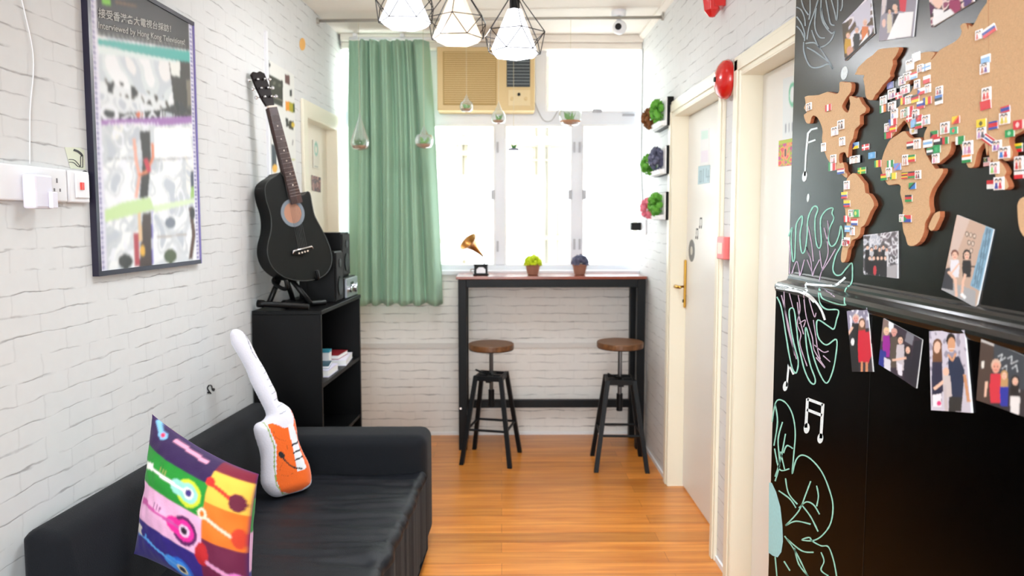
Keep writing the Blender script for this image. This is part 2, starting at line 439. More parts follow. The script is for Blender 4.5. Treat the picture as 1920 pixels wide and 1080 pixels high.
def quad_tf(q):
    """px quad TL,TR,BR,BL -> (u,v), by homography"""
    A = []; B = []
    for (x, y), (u, v) in zip(q, [(0, 1), (1, 1), (1, 0), (0, 0)]):
        A += [[x, y, 1, 0, 0, 0, -u*x, -u*y], [0, 0, 0, x, y, 1, -v*x, -v*y]]; B += [u, v]
    h = np.linalg.solve(np.array(A, float), np.array(B, float))
    def f(p):
        x, y = p; w_ = h[6]*x+h[7]*y+1
        return ((h[0]*x+h[1]*y+h[2])/w_, (h[3]*x+h[4]*y+h[5])/w_)
    return f
def print_card(name, wq, cv, mats, thick, nrm, parent=None, curl=0.0):
    """wq: world TL,TR,BR,BL; a card of real thickness whose face carries the print"""
    TL, TR, BR, BL = [Vector(p) for p in wq]; nrm = Vector(nrm).normalized()
    nx, ny = cv.nx, cv.ny; mb = MB(); vs = []
    for j in range(ny):
        v = j/(ny-1)
        for i in range(nx):
            u = i/(nx-1); p = (BL.lerp(BR, u)).lerp(TL.lerp(TR, u), v)
            vs.append(p+nrm*(thick+curl*((2*u-1)**2*.6+(1-v)*.4)))
    fs = [(j*nx+i, j*nx+i+1, (j+1)*nx+i+1, (j+1)*nx+i) for j in range(ny-1) for i in range(nx-1)]
    cols = cv.a.reshape(-1, 4).tolist()
    mb.add(vs, fs, 0)
    # rim and back
    loop = [i for i in range(nx)]+[j*nx+nx-1 for j in range(1, ny)]+[(ny-1)*nx+i for i in range(nx-2, -1, -1)]+[j*nx for j in range(ny-2, 0, -1)]
    def base(q):
        u, v = (q % nx)/(nx-1), (q//nx)/(ny-1); return tuple((BL.lerp(BR, u)).lerp(TL.lerp(TR, u), v))
    k = len(mb.v); mb.v += [base(q) for q in loop]; n = len(loop)
    cols += [srgb(240, 240, 240)]*n
    for a in range(n):
        b = (a+1) % n; mb.f.append((loop[a], loop[b], k+b, k+a)); mb.m.append(0)
    mb.f.append(tuple(range(k, k+n))[::-1]); mb.m.append(0)
    mb.c = cols
    return obj(name, mb, mats, parent, recalc=True)
def text_on(name, s, wq, m, parent, nrm, lift=.0008, bold=0.0):
    """flat lettering stretched to the world quad TL,TR,BR,BL"""
    cu = bpy.data.curves.new('t', 'FONT'); cu.body = s; cu.resolution_u = 3; cu.offset = bold
    to = bpy.data.objects.new('t', cu); COL.objects.link(to); bpy.context.view_layer.update()
    me = bpy.data.meshes.new_from_object(to.evaluated_get(bpy.context.evaluated_depsgraph_get()))
    bpy.data.objects.remove(to)
    if len(me.vertices) == 0: return None
    co = [v.co.copy() for v in me.vertices]
    x0 = min(c.x for c in co); x1 = max(c.x for c in co); y0 = min(c.y for c in co); y1 = max(c.y for c in co)
    TL, TR, BR, BL = [Vector(p) for p in wq]; nrm = Vector(nrm).normalized()
    for v, c in zip(me.vertices, co):
        u = (c.x-x0)/(x1-x0+1e-9); t = (c.y-y0)/(y1-y0+1e-9)
        v.co = BL.lerp(BR, u).lerp(TL.lerp(TR, u), t)+nrm*lift
    me.materials.clear(); me.materials.append(m); me.name = name
    o = bpy.data.objects.new(name, me); COL.objects.link(o)
    if parent:
        o.parent = parent; t = parent.location if parent.type == 'EMPTY' else Vector((0, 0, 0))
        o.matrix_parent_inverse = Matrix.Translation(-t)
    return o

# ================================================================== THE SETTING
YE, CEIL, XR, YB = 4.625, 2.572, 0.893, YB_
struct('floor', MB().box(-1.6, 1.2, YB-.1, YE+.15, -.1, 0), M_FLOOR)
struct('ceiling', MB().box(-1.6, 1.2, YB-.1, YE+.15, CEIL, CEIL+.1), M_CEIL)
# left wall with the door opening
D3 = (3.90, 4.46, 1.965)
mb = MB()
lbox(mb, YB, D3[0], 0, CEIL, -.12, 0); lbox(mb, D3[0], D3[1], D3[2], CEIL, -.12, 0); lbox(mb, D3[1], YE, 0, CEIL, -.12, 0)
struct('wall_left', mb, M_BL)
# right wall with two door openings
D1 = (2.925, 3.700, 1.945); D2 = (1.86, 2.657, 1.945)
mb = MB()
for a, b, z in ((YB, D2[0], 0), (D2[0], D2[1], D2[2]), (D2[1], D1[0], 0), (D1[0], D1[1], D1[2]), (D1[1], YE, 0)):
    mb.box(XR, XR+.14, a, b, z, CEIL)
struct('wall_right', mb, M_BL)
ZS, ZW = 1.085, 2.487
mb = MB().box(-1.02, XR, YE, YE+.15, 0, ZS).box(-1.02, XR, YE, YE+.15, ZW, CEIL)
struct('wall_back', mb, M_BE)
struct('wall_front', MB().box(-1.6, 1.2, YB-.12, YB, 0, CEIL), M_WHITE)
struct('window_sill', MB().box(-1.01, XR-.002, YE-.035, YE+.02, 1.058, 1.088), M_FRAME, bevel=.004)
struct('trim_1', MB().box(-1.005, XR, YE-.012, YE, .580, .612), mat('painted_trunking', (214, 210, 205), .5))
mb = MB().box(-1.005, XR, YE-.06, YE, CEIL-.045, CEIL).box(-1.005, XR, YE-.035, YE, CEIL-.085, CEIL-.045)
struct('trim_2', mb, M_CEIL, bevel=.006)
struct('trim_3', MB().prism([(XR, 1.0, CEIL), (XR, 1.0, CEIL-.03), (XR-.012, 1.0, CEIL-.028), (XR-.03, 1.0, CEIL-.012), (XR-.03, 1.0, CEIL)], (0, YE-1.0, 0)), M_CEIL)
mb = MB()
for a, b in ((YB, D2[0]-.1), (D2[1]+.096, D1[0]-.066), (D1[1]+.076, YE)): mb.box(XR-.008, XR, a, b, 0, .022)
struct('baseboard_right', mb, M_WHITE)
mb = MB().box(-1.0, XR-.01, YE-.008, YE, 0, .02)
struct('baseboard_back', mb, M_WHITE)
mb = MB(); lbox(mb, YB, D3[0]-.08, 0, .022, 0, .008)
struct('baseboard_left', mb, M_WHITE)

def right_door(n, d, hand=False):
    r = sthing('door_%d' % n, (XR+.07, (d[0]+d[1])/2, 0))
    y0, y1, zt = d
    obj('door_leaf', MB().box(XR+.068, XR+.108, y0+.006, y1-.006, .008, zt-.006), M_DOOR, r, bevel=.002)
    c = MB()
    for a, b in ((y0-.066, y0), (y1, y1+.076)):
        c.box(XR-.014, XR, a, b, 0, zt+.075)
        q = (a+.012, b-.02) if b <= y0+1e-6 else (a+.02, b-.012)
        c.box(XR-.020, XR-.014, q[0], q[1], 0, zt+.060)
    c.box(XR-.014, XR, y0, y1, zt, zt+.075); c.box(XR-.020, XR-.014, y0-.05, y1+.06, zt+.018, zt+.060)
    obj('door_casing', c, M_TRIM, r, bevel=.003)
    j = MB().box(XR-.012, XR+.12, y1-.004, y1+.001, 0, zt).box(XR-.012, XR+.12, y0-.001, y0+.004, 0, zt).box(XR-.012, XR+.12, y0, y1, zt-.004, zt+.001)
    obj('door_jamb', j, M_TRIM, r)
    return r
door1 = right_door(1, D1); door2 = right_door(2, D2)
# brass lever on door_1, at the far stile
XD = XR+.068
h0 = onx(1285, 545, XD); hy = h0.y
mb = MB().box(XD-.012, XD, hy-.022, hy+.022, .955, 1.205)
hp = obj('door_handle', mb, M_BRASS, door1, bevel=.004)
mb = MB().tube([(XD-.01, hy, 1.065), (XD-.052, hy, 1.065), (XD-.056, hy-.012, 1.066), (XD-.054, hy-.11, 1.070)], [.009, .009, .010, .007], 10)
obj('lever', mb, M_BRASS, hp, smooth=True)
obj('lock_guard', MB().box(XD-.034, XD-.012, hy+.002, hy+.020, 1.115, 1.20), mat('dull_bronze', (120, 104, 78), .4, .6), hp, bevel=.002)
obj('keyhole', MB().lathe([(.011, 0), (.011, .004)], (XD-.012, hy, .99), 14, 0, (-1, 0, 0)), M_BPLAS, hp)

# left door
d3 = sthing('door_3', LW(4.18, 0))
mb = MB(); lbox(mb, D3[0]+.004, D3[1]-.004, .008, D3[2]-.004, -.09, -.05); obj('door_leaf', mb, mat('warm_white_door', (236, 226, 208), .4), d3)
mb = MB(); lbox(mb, D3[0]-.07, D3[0], 0, D3[2]+.085, 0, .016); lbox(mb, D3[1], D3[1]+.075, 0, D3[2]+.085, 0, .016); lbox(mb, D3[0], D3[1], D3[2], D3[2]+.085, 0, .016)
obj('door_casing', mb, M_TRIM, d3, bevel=.003)
mb = MB(); lbox(mb, D3[0]-.001, D3[0]+.004, 0, D3[2], -.11, .014); lbox(mb, D3[1]-.004, D3[1]+.001, 0, D3[2], -.11, .014); lbox(mb, D3[0], D3[1], D3[2]-.004, D3[2]+.001, -.11, .014)
obj('door_jamb', mb, M_TRIM, d3)

# ------------------------------------------------------------------ window
win = sthing('window_1', (-.06, YE+.05, ZS))
YW = YE+.03
def wbox(mb, x0, y0, x1, y1, ya=YW, yb=YW+.05, m=0):
    a = ony(x0, y1, ya); b = ony(x1, y0, ya); return mb.box(a.x, b.x, ya, yb, a.z, b.z, m)
f = MB()
wbox(f, 640, 78, 1207, 96); wbox(f, 640, 497, 1207, 510); wbox(f, 640, 90, 649, 505); wbox(f, 1198, 90, 1209, 505)
obj('window_frame', f, M_FRAME, win, bevel=.003)
obj('transom', wbox(MB(), 649, 207, 1198, 235), M_FRAME, win, bevel=.003)
for x0, y0, x1, y1 in ((925, 235, 950, 497), (1070, 235, 1095, 497), (797, 235, 812, 497), (1003, 96, 1026, 207), (800, 96, 821, 207)):
    obj('mullion', wbox(MB(), x0, y0, x1, y1), M_FRAME, win, bevel=.003)
def sash(x0, y0, x1, y1, t=4):
    s = MB(); a, b = YW-.008, YW+.03
    wbox(s, x0, y0, x1, y0+t, a, b); wbox(s, x0, y1-t, x1, y1, a, b); wbox(s, x0, y0+t, x0+t, y1-t, a, b); wbox(s, x1-t, y0+t, x1, y1-t, a, b)
    o = obj('sash', s, M_WHITE, win, bevel=.002)
    obj('pane', wbox(MB(), x0+t, y0+t, x1-t, y1-t, YW+.010, YW+.014), M_GLASS, o)
sash(810, 233, 929, 499); sash(946, 233, 1073, 499); sash(1091, 233, 1200, 499)
sash(1023, 94, 1200, 210, 3); sash(648, 233, 799, 499); sash(648, 94, 802, 210, 3)
for x, y, w_, h_ in ((924, 365, 7, 18), (1069, 365, 7, 18), (1096, 365, 7, 18)):
    obj('window_latch', wbox(MB(), x-w_/2, y-h_/2, x+w_/2, y+h_/2, YW-.03, YW-.006), M_FRAME2, win, bevel=.002)
for x, y in ((933, 276), (933, 462), (1077, 276), (1087, 276), (1077, 458), (1087, 458)):
    obj('hinge', wbox(MB(), x-2, y-10, x+2, y+10, YW-.01, YW), M_FRAME2, win, bevel=.001)
obj('catch', wbox(MB(), 1112, 204, 1129, 210, YW-.03, YW), M_FRAME2, win, bevel=.002)
obj('catch', wbox(MB(), 1168, 213, 1190, 217, YW-.02, YW), M_FRAME2, win, bevel=.002)

# ------------------------------------------------------------------ the building across the light well
YO = 7.6
M_LEDGE = mat('weathered_ledge', (136, 126, 104), .9, var=.1)
ob = MB(); a_ = ony(845, 246, YE+.32); b_ = ony(831, 499, YE+.32)
ob.hexa([(b_.x-.012, YE+.30, b_.z), (b_.x+.012, YE+.30, b_.z), (b_.x+.012, YE+.33, b_.z), (b_.x-.012, YE+.33, b_.z), (a_.x-.014, YE+.30, a_.z), (a_.x+.014, YE+.30, a_.z), (a_.x+.014, YE+.33, a_.z), (a_.x-.014, YE+.33, a_.z)])
obj('window_stay', ob, M_FRAME2, win)
bd = thing('apartment_building', 'pale rendered building facade seen outside through the window', 'building', (0, YO, -6))
mb = MB().box(-7, 7, YO, YO+.4, -7, 5.5); obj('wall', mb, M_WALLOUT, bd)
for z in (0.4, 2.2):
    obj('ledge', MB().box(-6, 6, YO-.12, YO, z, z+.07), M_WALLOUT, bd)
for px, r in ((862, .035), (1015, .05), (1030, .03)):
    x = ony(px, 300, YO-.1).x
    obj('drain_pipe', MB().tube([(x, YO-.08, -6.9), (x, YO-.08, 5.4)], r, 10), M_PIPE, bd, smooth=True)
for (pa_, pb_, py_, hh_) in ((812, 925, 287, .05), (950, 1070, 272, .035), (812, 925, 452, .05), (950, 1070, 446, .05), (950, 1070, 300, .02)):
    p = ony(pa_, py_, YO-.1); q = ony(pb_, py_, YO-.1)
    obj('ledge', MB().box(p.x-.05, q.x+.05, YO-.10, YO, p.z-hh_/2, p.z+hh_/2), M_LEDGE, bd)
for px, z0_, z1_ in ((872, .9, 2.3), (1003, 1.5, 2.6), (1048, .9, 1.5)):
    x = ony(px, 300, YO-.06).x; obj('drain_pipe', MB().tube([(x, YO-.06, z0_), (x, YO-.06, z1_)], .022, 8), M_LEDGE, bd, smooth=True)
for x0 in (-2.6, 1.4):
    fo = obj('window_frame', MB().box(x0, x0+1.3, YO-.04, YO, .9, 2.0), M_PIPE, bd)
    obj('pane', MB().box(x0+.06, x0+1.24, YO-.05, YO-.04, .96, 1.94), mat('far_window_glass', (170, 182, 186), .2), fo)
pc = tag(obj('clothes_rack', MB().box(-.12, .32, YO-.9, YO-.5, 1.02, 1.06).box(-.12, -.10, YO-.9, YO-.10, .98, 1.02).box(.30, .32, YO-.9, YO-.10, .98, 1.02), mat('blue_grey_plastic', (176, 196, 206), .5)), 'pale blue rack fixed on the building outside the middle window', 'rack')

# unseen rear window and ceiling housings, added to go with the fill lights
w2 = sthing('added_rear_window', (-.1, YB, 1.45))
m2 = MB().box(-.80, -.75, YB, YB+.025, .75, 2.15).box(.55, .60, YB, YB+.025, .75, 2.15).box(-.75, .55, YB, YB+.025, .75, .80).box(-.75, .55, YB, YB+.025, 2.10, 2.15)
obj('window_frame', m2, M_FRAME, w2); obj('pane', MB().box(-.75, .55, YB+.002, YB+.012, .80, 2.10), mat('added_rear_pane', (240, 244, 250), .2), w2)
for cx_, cy_, q_, lab in ((-.05, 2.15, .32, 'square white housing above the sofa for an added fill light, out of view'), (0, -.5, .47, 'large square white housing behind the camera for an added fill light')):
    tag(obj('fill_light_housing', MB().box(cx_-q_, cx_+q_, cy_-q_, cy_+q_, CEIL-.022, CEIL), M_WHITE), lab, 'fill light housing')

# ================================================================== SOFA
def sofa_pt(x, y, z): return Vector((x+KL*(y-2.3), y, z))      # sofa runs along the left wall
SX0, SX1 = -1.128, -.345                                     # wall side / front side at y=2.3
sofa = thing('sofa', 'dark charcoal fabric sofa along the left brick wall', 'sofa', sofa_pt((SX0+SX1)/2, 2.2, 0))
def sbox(mb, x0, x1, y0, y1, z0, z1):
    return mb.hexa([sofa_pt(x0, y0, z0), sofa_pt(x1, y0, z0), sofa_pt(x1, y1, z0), sofa_pt(x0, y1, z0), sofa_pt(x0, y0, z1), sofa_pt(x1, y0, z1), sofa_pt(x1, y1, z1), sofa_pt(x0, y1, z1)])
YN, YF = 1.68, 3.06
# backrest, slightly raked
bk = MB(); P = [(SX0, .04), (SX0+.19, .04), (SX0+.135, .50), (SX0+.105, .655), (SX0+.012, .668), (SX0, .64)]
bk.prism([sofa_pt(x, YN, z) for x, z in P], Vector((KL*(YF-.0-YN), YF-YN, -.035)))
obj('backrest', bk, M_SOFA, sofa, bevel=.028, seg=4, smooth=True, ang=25)
for a, b, nm in ((1.44, 1.672, 'armrest'), (2.885, 3.075, 'armrest')):
    x0 = SX0+(.13 if b > 2 else .0)
    arm = MB(); sbox(arm, x0, SX1+.004, a, b, .05, .522 if b > 2 else .515)
    obj(nm, arm, M_SOFA, sofa, bevel=.045, seg=5, smooth=True, ang=25)
# seat cushion with creases towards the front
ny, nx = 150, 44; vs = []; sx0 = SX0+.13; sx1 = SX1+.006; ya, yb = 1.675, 2.882
def fold(y, x, ph=0): return mn.noise(Vector((y*15+x*2.4, x*1.6+ph, ph)))+.5*mn.noise(Vector((y*34, x*4, 5+ph)))
prof = [(i/(nx-13), 0) for i in range(nx-12)]
for j in range(ny+1):
    y = ya+(yb-ya)*j/ny
    for i in range(nx+1):
        if i <= nx-14: t = i/(nx-14); x = sx0+(sx1-.03-sx0)*t; z = .378
        else:
            q = (i-(nx-14))/14; t = 1
            if q < .35: a = q/.35*PI/2; x = sx1-.03+.03*math.sin(a); z = .348+.03*math.cos(a)
            else: x = sx1; z = .348-(q-.35)/.65*(.348-.05)
        amp = .0125*max(0, t-.15)/.85 + .0015
        d = fold(y, x)*amp
        edge = min(1, (yb-y)/.06, (y-ya)/.06); edge = max(0, edge)
        if t < 1: z += d*1.3-.012*(1-edge)**2
        else: x += d*.9; z += d*.4*(1 if z > .2 else 0)
        vs.append(sofa_pt(x, y, z))
k = nx+1
fs = [(j*k+i, j*k+i+1, (j+1)*k+i+1, (j+1)*k+i) for j in range(ny) for i in range(nx)]
mb = MB().add(vs, fs)
n0 = len(mb.v); mb.v += [tuple(Vector((mb.v[j*k][0], mb.v[j*k][1], .05))) for j in (0, ny)]
mb.f += [tuple([n0]+[i for i in range(nx, -1, -1)]), tuple([n0+1]+[ny*k+i for i in range(nx+1)]), tuple([n0+1, n0]+[j*k for j in range(ny+1)])[::1], (n0, nx, ny*k+nx, n0+1)]; mb.m += [0]*4
for q_ in range(nx*ny):
    if q_ % nx >= nx-9: mb.m[q_] = 1
seat = obj('seat_cushion', mb, [M_SEAT, M_SOFA], sofa, smooth=True)
for x, y in ((SX0+.06, 1.5), (SX1-.06, 1.5), (SX0+.06, 3.0), (SX1-.06, 3.0)):
    p = sofa_pt(x, y, 0); obj('leg', MB().lathe([(.018, 0), (.024, .055)], p, 14), M_BPLAS, sofa)

# ------------------------------------------------------------------ cushion
def puff(t): return max(0.0, 1-abs(2*t-1)**2.6)**.62
def pillow():
    n = 120; cv = Canvas(n+1, n+1, (60, 20, 90))
    W_ = (245, 240, 235)
    G, Pk, In, Pu = (22, 140, 40), (238, 178, 214), (44, 22, 120), (44, 10, 72)
    c = .71
    cv.rect(0, .81, 1, 1, Pu)
    cv.rect(0, .57, c, .81, G); cv.rect(0, .31, c, .57, Pk); cv.rect(0, .0, c, .31, In)
    cv.rect(c, .92, 1, 1, (120, 14, 44)); cv.rect(c, .69, 1, .92, (252, 190, 70)); cv.rect(c, .44, 1, .69, (240, 116, 24)); cv.rect(c, 0, 1, .44, (104, 8, 56))
    cv.line([(.3, .97), (.62, .95)], .025, (240, 160, 190)); cv.line([(.08, .995), (.16, .955)], .04, (130, 190, 230)); cv.ell(.19, .945, .045, .03, (130, 190, 230)); cv.ell(.19, .945, .022, .016, (220, 50, 90))
    # guitars: head left, body right
    def gt(x, y, s, neck, body, ring, hole, hl, tilt=0.0, tick=None):
        def q(a, b): return (x+s*(a*math.cos(tilt)-b*math.sin(tilt)), y+s*(a*math.sin(tilt)+b*math.cos(tilt)))
        cv.ell(*q(.80, 0), .17*s, .16*s, ring); cv.ell(*q(.66, 0), .13*s, .09*s, body); cv.ell(*q(.80, 0), .125*s, .115*s, body)
        cv.line([q(.10, .0), q(.72, 0)], .035*s, neck); cv.line([q(0, -.03), q(.10, .0), q(.16, .01)], .075*s, neck)
        cv.ell(*q(.80, 0), .07*s, .065*s, hl); cv.ell(*q(.80, 0), .047*s, .043*s, hole)
        if tick:
            for k_ in (.32, .37, .42): cv.line([q(k_, .03), q(k_, .085)], .016*s, tick)
    gt(.10, .70, .60, W_, (150, 214, 200), (206, 222, 50), (60, 40, 120), W_, -.03, (180, 160, 90))
    gt(.10, .45, .60, (206, 80, 160), (236, 30, 150), (92, 16, 90), (40, 10, 40), (240, 200, 230), -.05, (110, 20, 100))
    gt(.10, .22, .56, (90, 160, 230), (60, 140, 226), (30, 90, 200), (30, 20, 50), (240, 220, 170), -.22)
    cv.ell(.11, .23, .06, .038, (236, 226, 214)); cv.ell(.16, .225, .03, .028, (44, 22, 120))
    cv.line([(.72, .83), (.90, .77)], .03, (232, 50, 30)); cv.ell(.72, .835, .035, .035, (232, 40, 30)); cv.ell(.93, .76, .055, .065, (104, 20, 50))
    cv.line([(.72, .59), (.95, .51)], .02, (255, 214, 190)); cv.ell(.71, .60, .035, .035, (255, 224, 200)); cv.ell(.71, .60, .02, .02, (240, 116, 24)); cv.ell(.96, .52, .04, .07, (214, 60, 30))
    cv.ell(.72, .33, .05, .08, (190, 22, 30)); cv.line([(.76, .29), (.95, .24)], .03, (226, 150, 190)); cv.ell(.95, .24, .05, .05, (226, 120, 190))
    cv.blur(1)
    TL, TR, BR, BL = Vector((-1.012, 2.05, .850)), Vector((-.650, 1.88, .732)), Vector((-.635, 1.76, .385)), Vector((-1.012, 1.92, .495))
    nrm = (TR-TL).cross(TL-BL).normalized()
    if nrm.y > 0: nrm = -nrm
    T = .080; vs = []; cols = []; k = n+1
    for side in (1, -1):
        for j in range(k):
            for i in range(k):
                u, v = i/n, j/n
                uu = u+(.5-u)*.10*(1-(2*v-1)**2)*(abs(2*u-1)); vv = v+(.5-v)*.10*(1-(2*u-1)**2)*(abs(2*v-1))
                p = BL.lerp(BR, uu).lerp(TL.lerp(TR, uu), vv)
                h = T*(puff(u)*puff(v))
                wr = (.006*mn.noise(Vector((u*5, v*7, 3)))+.003*mn.noise(Vector((u*14, v*10, 8))))*min(1, h/T*2)
                vs.append(p+nrm*(h+wr)*side); cols.append(cv.a[j, i].tolist() if side == 1 else cv.a[j, n-i].tolist())
    fs = []
    for s_ in (0, 1):
        o_ = s_*k*k
        fs += [(o_+j*k+i, o_+j*k+i+1, o_+(j+1)*k+i+1, o_+(j+1)*k+i) for j in range(n) for i in range(n)]
    mb = MB().add(vs, fs); mb.c = cols
    o = obj('cushion', mb, M_PILLOW, None, smooth=True)
    tag(o, 'colourful square cushion printed with guitars leaning on the sofa backrest', 'cushion')
pillow()

# ------------------------------------------------------------------ plush guitar
def plush():
    B = Vector((-.800, 2.64, .40)); N_ = Vector((.60, -.76, .22)).normalized()
    T = Vector((-1.035, 2.86, .95)); L = (T-B); L = (L-N_*L.dot(N_)).normalized(); Wd = L.cross(N_); 
    if Wd.x < 0: Wd = -Wd
    def z2(x, y): return (420+x/2.7, 560+y/2.7)
    out = [(30, 185), (40, 160), (70, 155), (100, 175), (130, 220), (150, 260), (170, 300), (200, 350), (230, 410), (260, 470), (270, 515), (300, 530), (335, 560), (355, 610), (365, 660), (372, 710), (395, 770), (425, 830), (438, 890), (435, 940), (400, 970), (330, 990), (270, 1005), (225, 990), (190, 940), (188, 860), (185, 790), (165, 720), (152, 670), (160, 635), (190, 620), (210, 600), (212, 575), (180, 510), (140, 430), (110, 355), (75, 290), (40, 230)]
    def uv(x, y):
        p = onp(*z2(x, y), B, N_)-B; return (p.dot(Wd), p.dot(L))
    O = [uv(*p) for p in out]
    O3 = bez([(a, b, 0) for a, b in O]+[(O[0][0], O[0][1], 0)], 4)[:-1]; PL = np.array([(p.x, p.y) for p in O3])
    A = PL; Bn = np.roll(PL, -1, 0)
    def near(q):
        d = Bn-A; t = np.clip(((q-A)*d).sum(1)/((d*d).sum(1)+1e-12), 0, 1); c = A+d*t[:, None]; r = ((c-q)**2).sum(1); i = r.argmin(); return c[i], math.sqrt(r[i])
    def inside(q):
        x, y = q; c = ((A[:, 1] > y) != (Bn[:, 1] > y)) & (x < (Bn[:, 0]-A[:, 0])*(y-A[:, 1])/(Bn[:, 1]-A[:, 1]+1e-15)+A[:, 0]); return c.sum() % 2 == 1
    st = .0032; x0, y0 = PL.min(0)-st*2; x1, y1 = PL.max(0)+st*2
    nx, ny = int((x1-x0)/st)+1, int((y1-y0)/st)+1
    idx = {}; pts = []; hs = []; bd_ = []
    ins = np.zeros((ny+1, nx+1), bool)
    for j in range(ny+1):
        for i in range(nx+1): ins[j, i] = inside(np.array((x0+i*st, y0+j*st)))
    cells = [(i, j) for j in range(ny) for i in range(nx) if int(ins[j, i])+int(ins[j, i+1])+int(ins[j+1, i])+int(ins[j+1, i+1]) >= 3]
    def vid(i, j):
        if (i, j) in idx: return idx[(i, j)]
        q = np.array((x0+i*st, y0+j*st)); c, d = near(q)
        if not ins[j, i]: q = c; d = 0.0
        idx[(i, j)] = len(pts); pts.append(q); hs.append(d); return idx[(i, j)]
    quads = [(vid(i, j), vid(i+1, j), vid(i+1, j+1), vid(i, j+1)) for i, j in cells]
    cnt = {}
    for q in quads:
        for a in range(4):
            e = tuple(sorted((q[a], q[(a+1) % 4]))); cnt[e] = cnt.get(e, 0)+1
    for e, c in cnt.items():
        if c == 1:
            for a in e:
                if hs[a] > 0: pts[a] = near(pts[a])[0]; hs[a] = 0.0
    rim = .045; Th = .042
    # print, drawn in the plush's own plane
    w0, w1 = PL[:, 0].min(), PL[:, 0].max(); l0, l1 = PL[:, 1].min(), PL[:, 1].max()
    cv = Canvas(260, 620, (234, 230, 240), lambda p: ((uv(*p)[0]-w0)/(w1-w0), (uv(*p)[1]-l0)/(l1-l0)))
    lim = (150, 172, 90)
    cv.line([(110, 175), (150, 260), (200, 350), (235, 420), (262, 490)], 7, lim)
    for a in ([(85, 165), (100, 190), (112, 230), (130, 280), (150, 305)],): cv.line(a, 7, (140, 142, 158))
    cv.line([(190, 630), (200, 650), (235, 750), (235, 850), (245, 940), (280, 985), (350, 990)], 6, lim)
    cv.poly([(205, 640), (225, 632), (250, 640), (280, 655), (300, 650), (335, 640), (340, 600), (318, 545), (340, 560), (362, 610), (372, 660), (380, 720), (400, 770), (430, 840), (436, 890), (425, 930), (380, 965), (320, 985), (270, 975), (245, 920), (245, 830), (245, 740), (215, 670)], (246, 104, 20))
    cv.poly([(300, 640), (330, 632), (352, 690), (366, 760), (398, 855), (352, 872), (328, 760)], (238, 238, 242))
    for k_ in range(8): cv.line([(172+k_*13, 347+k_*34), (214+k_*12, 329+k_*34)], 4, (160, 162, 178))
    for k_ in range(3): cv.line([(322+k_*7, 742+k_*38), (358+k_*11, 726+k_*36)], 9-k_, (34, 30, 40))
    cv.line([(268, 785), (285, 815), (310, 840), (340, 856), (374, 858)], 7, (28, 28, 30)); cv.ell(270, 790, 14, 20, (28, 28, 30), -.5)
    cv.line([(230, 670), (240, 700), (262, 715), (290, 720), (300, 760)], 2.5, (206, 84, 20)); cv.line([(275, 830), (262, 860), (270, 890), (300, 895), (330, 880)], 2.5, (206, 84, 20))
    vs = []; cols = []; np_ = len(pts)
    for s_ in (1, -1):
        for q, d in zip(pts, hs):
            h = Th*math.sqrt(max(0, 1-(1-min(1, d/rim))**2)); vs.append(B+Wd*q[0]+L*q[1]+N_*(h*s_))
            if s_ == 1 and d > .004:
                i = min(259, max(0, int((q[0]-w0)/(w1-w0)*259))); j = min(619, max(0, int((q[1]-l0)/(l1-l0)*619))); cols.append(cv.a[j, i].tolist())
            else: cols.append(srgb(232, 230, 242))
    mb = MB().add(vs, quads); mb.add([], [], 0); mb.f += [tuple(x+np_ for x in q)[::-1] for q in quads]; mb.m += [0]*len(quads)
    mb.c = cols
    # weld rim
    me = me_of(mb, [M_PLUSH], True)
    bm = bmesh.new(); bm.from_mesh(me); bmesh.ops.remove_doubles(bm, verts=bm.verts, dist=.0002); bmesh.ops.recalc_face_normals(bm, faces=bm.faces); bm.to_mesh(me); bm.free()
    me.name = 'plush_guitar'; o = bpy.data.objects.new('plush_guitar', me); COL.objects.link(o)
    tag(o, 'white and orange plush electric guitar leaning in the sofa corner', 'plush toy')
plush()

# ================================================================== BOOKCASE AND WHAT STANDS ON IT
YC0, YC1, ZC = 3.110, 3.80, 1.016
def cp(off, y, z): return LW(y, z, off)       # bookcase back is on the left wall
CW = .305
bc = thing('bookcase', 'black open bookcase against the left wall beside the curtain', 'bookcase', LW(3.45, 0, .15))
T_ = .018
mb = MB(); lbox(mb, YC0, YC0+T_, 0, ZC-T_, .006, CW); obj('side_panel', mb, M_BLACK, bc, bevel=.001)
mb = MB(); lbox(mb, YC1-T_, YC1, 0, ZC-T_, .006, CW); obj('side_panel', mb, M_BLACK, bc, bevel=.001)
mb = MB(); lbox(mb, YC0+T_, YC1-T_, 0, ZC-T_, .006, .012); obj('back_panel', mb, M_BLACK, bc)
mb = MB(); lbox(mb, YC0, YC1, ZC-T_, ZC, .006, CW+.004); obj('top_panel', mb, M_BLACK, bc, bevel=.002)
for z in (.685, .375, .06):
    mb = MB(); lbox(mb, YC0+T_, YC1-T_, z-T_, z, .012, CW-.004); obj('shelf', mb, M_BLACK, bc, bevel=.0015)
mb = MB(); lbox(mb, YC0+T_, YC1-T_, 0, .042, CW-.03, CW-.012); obj('plinth', mb, M_BLACK, bc)
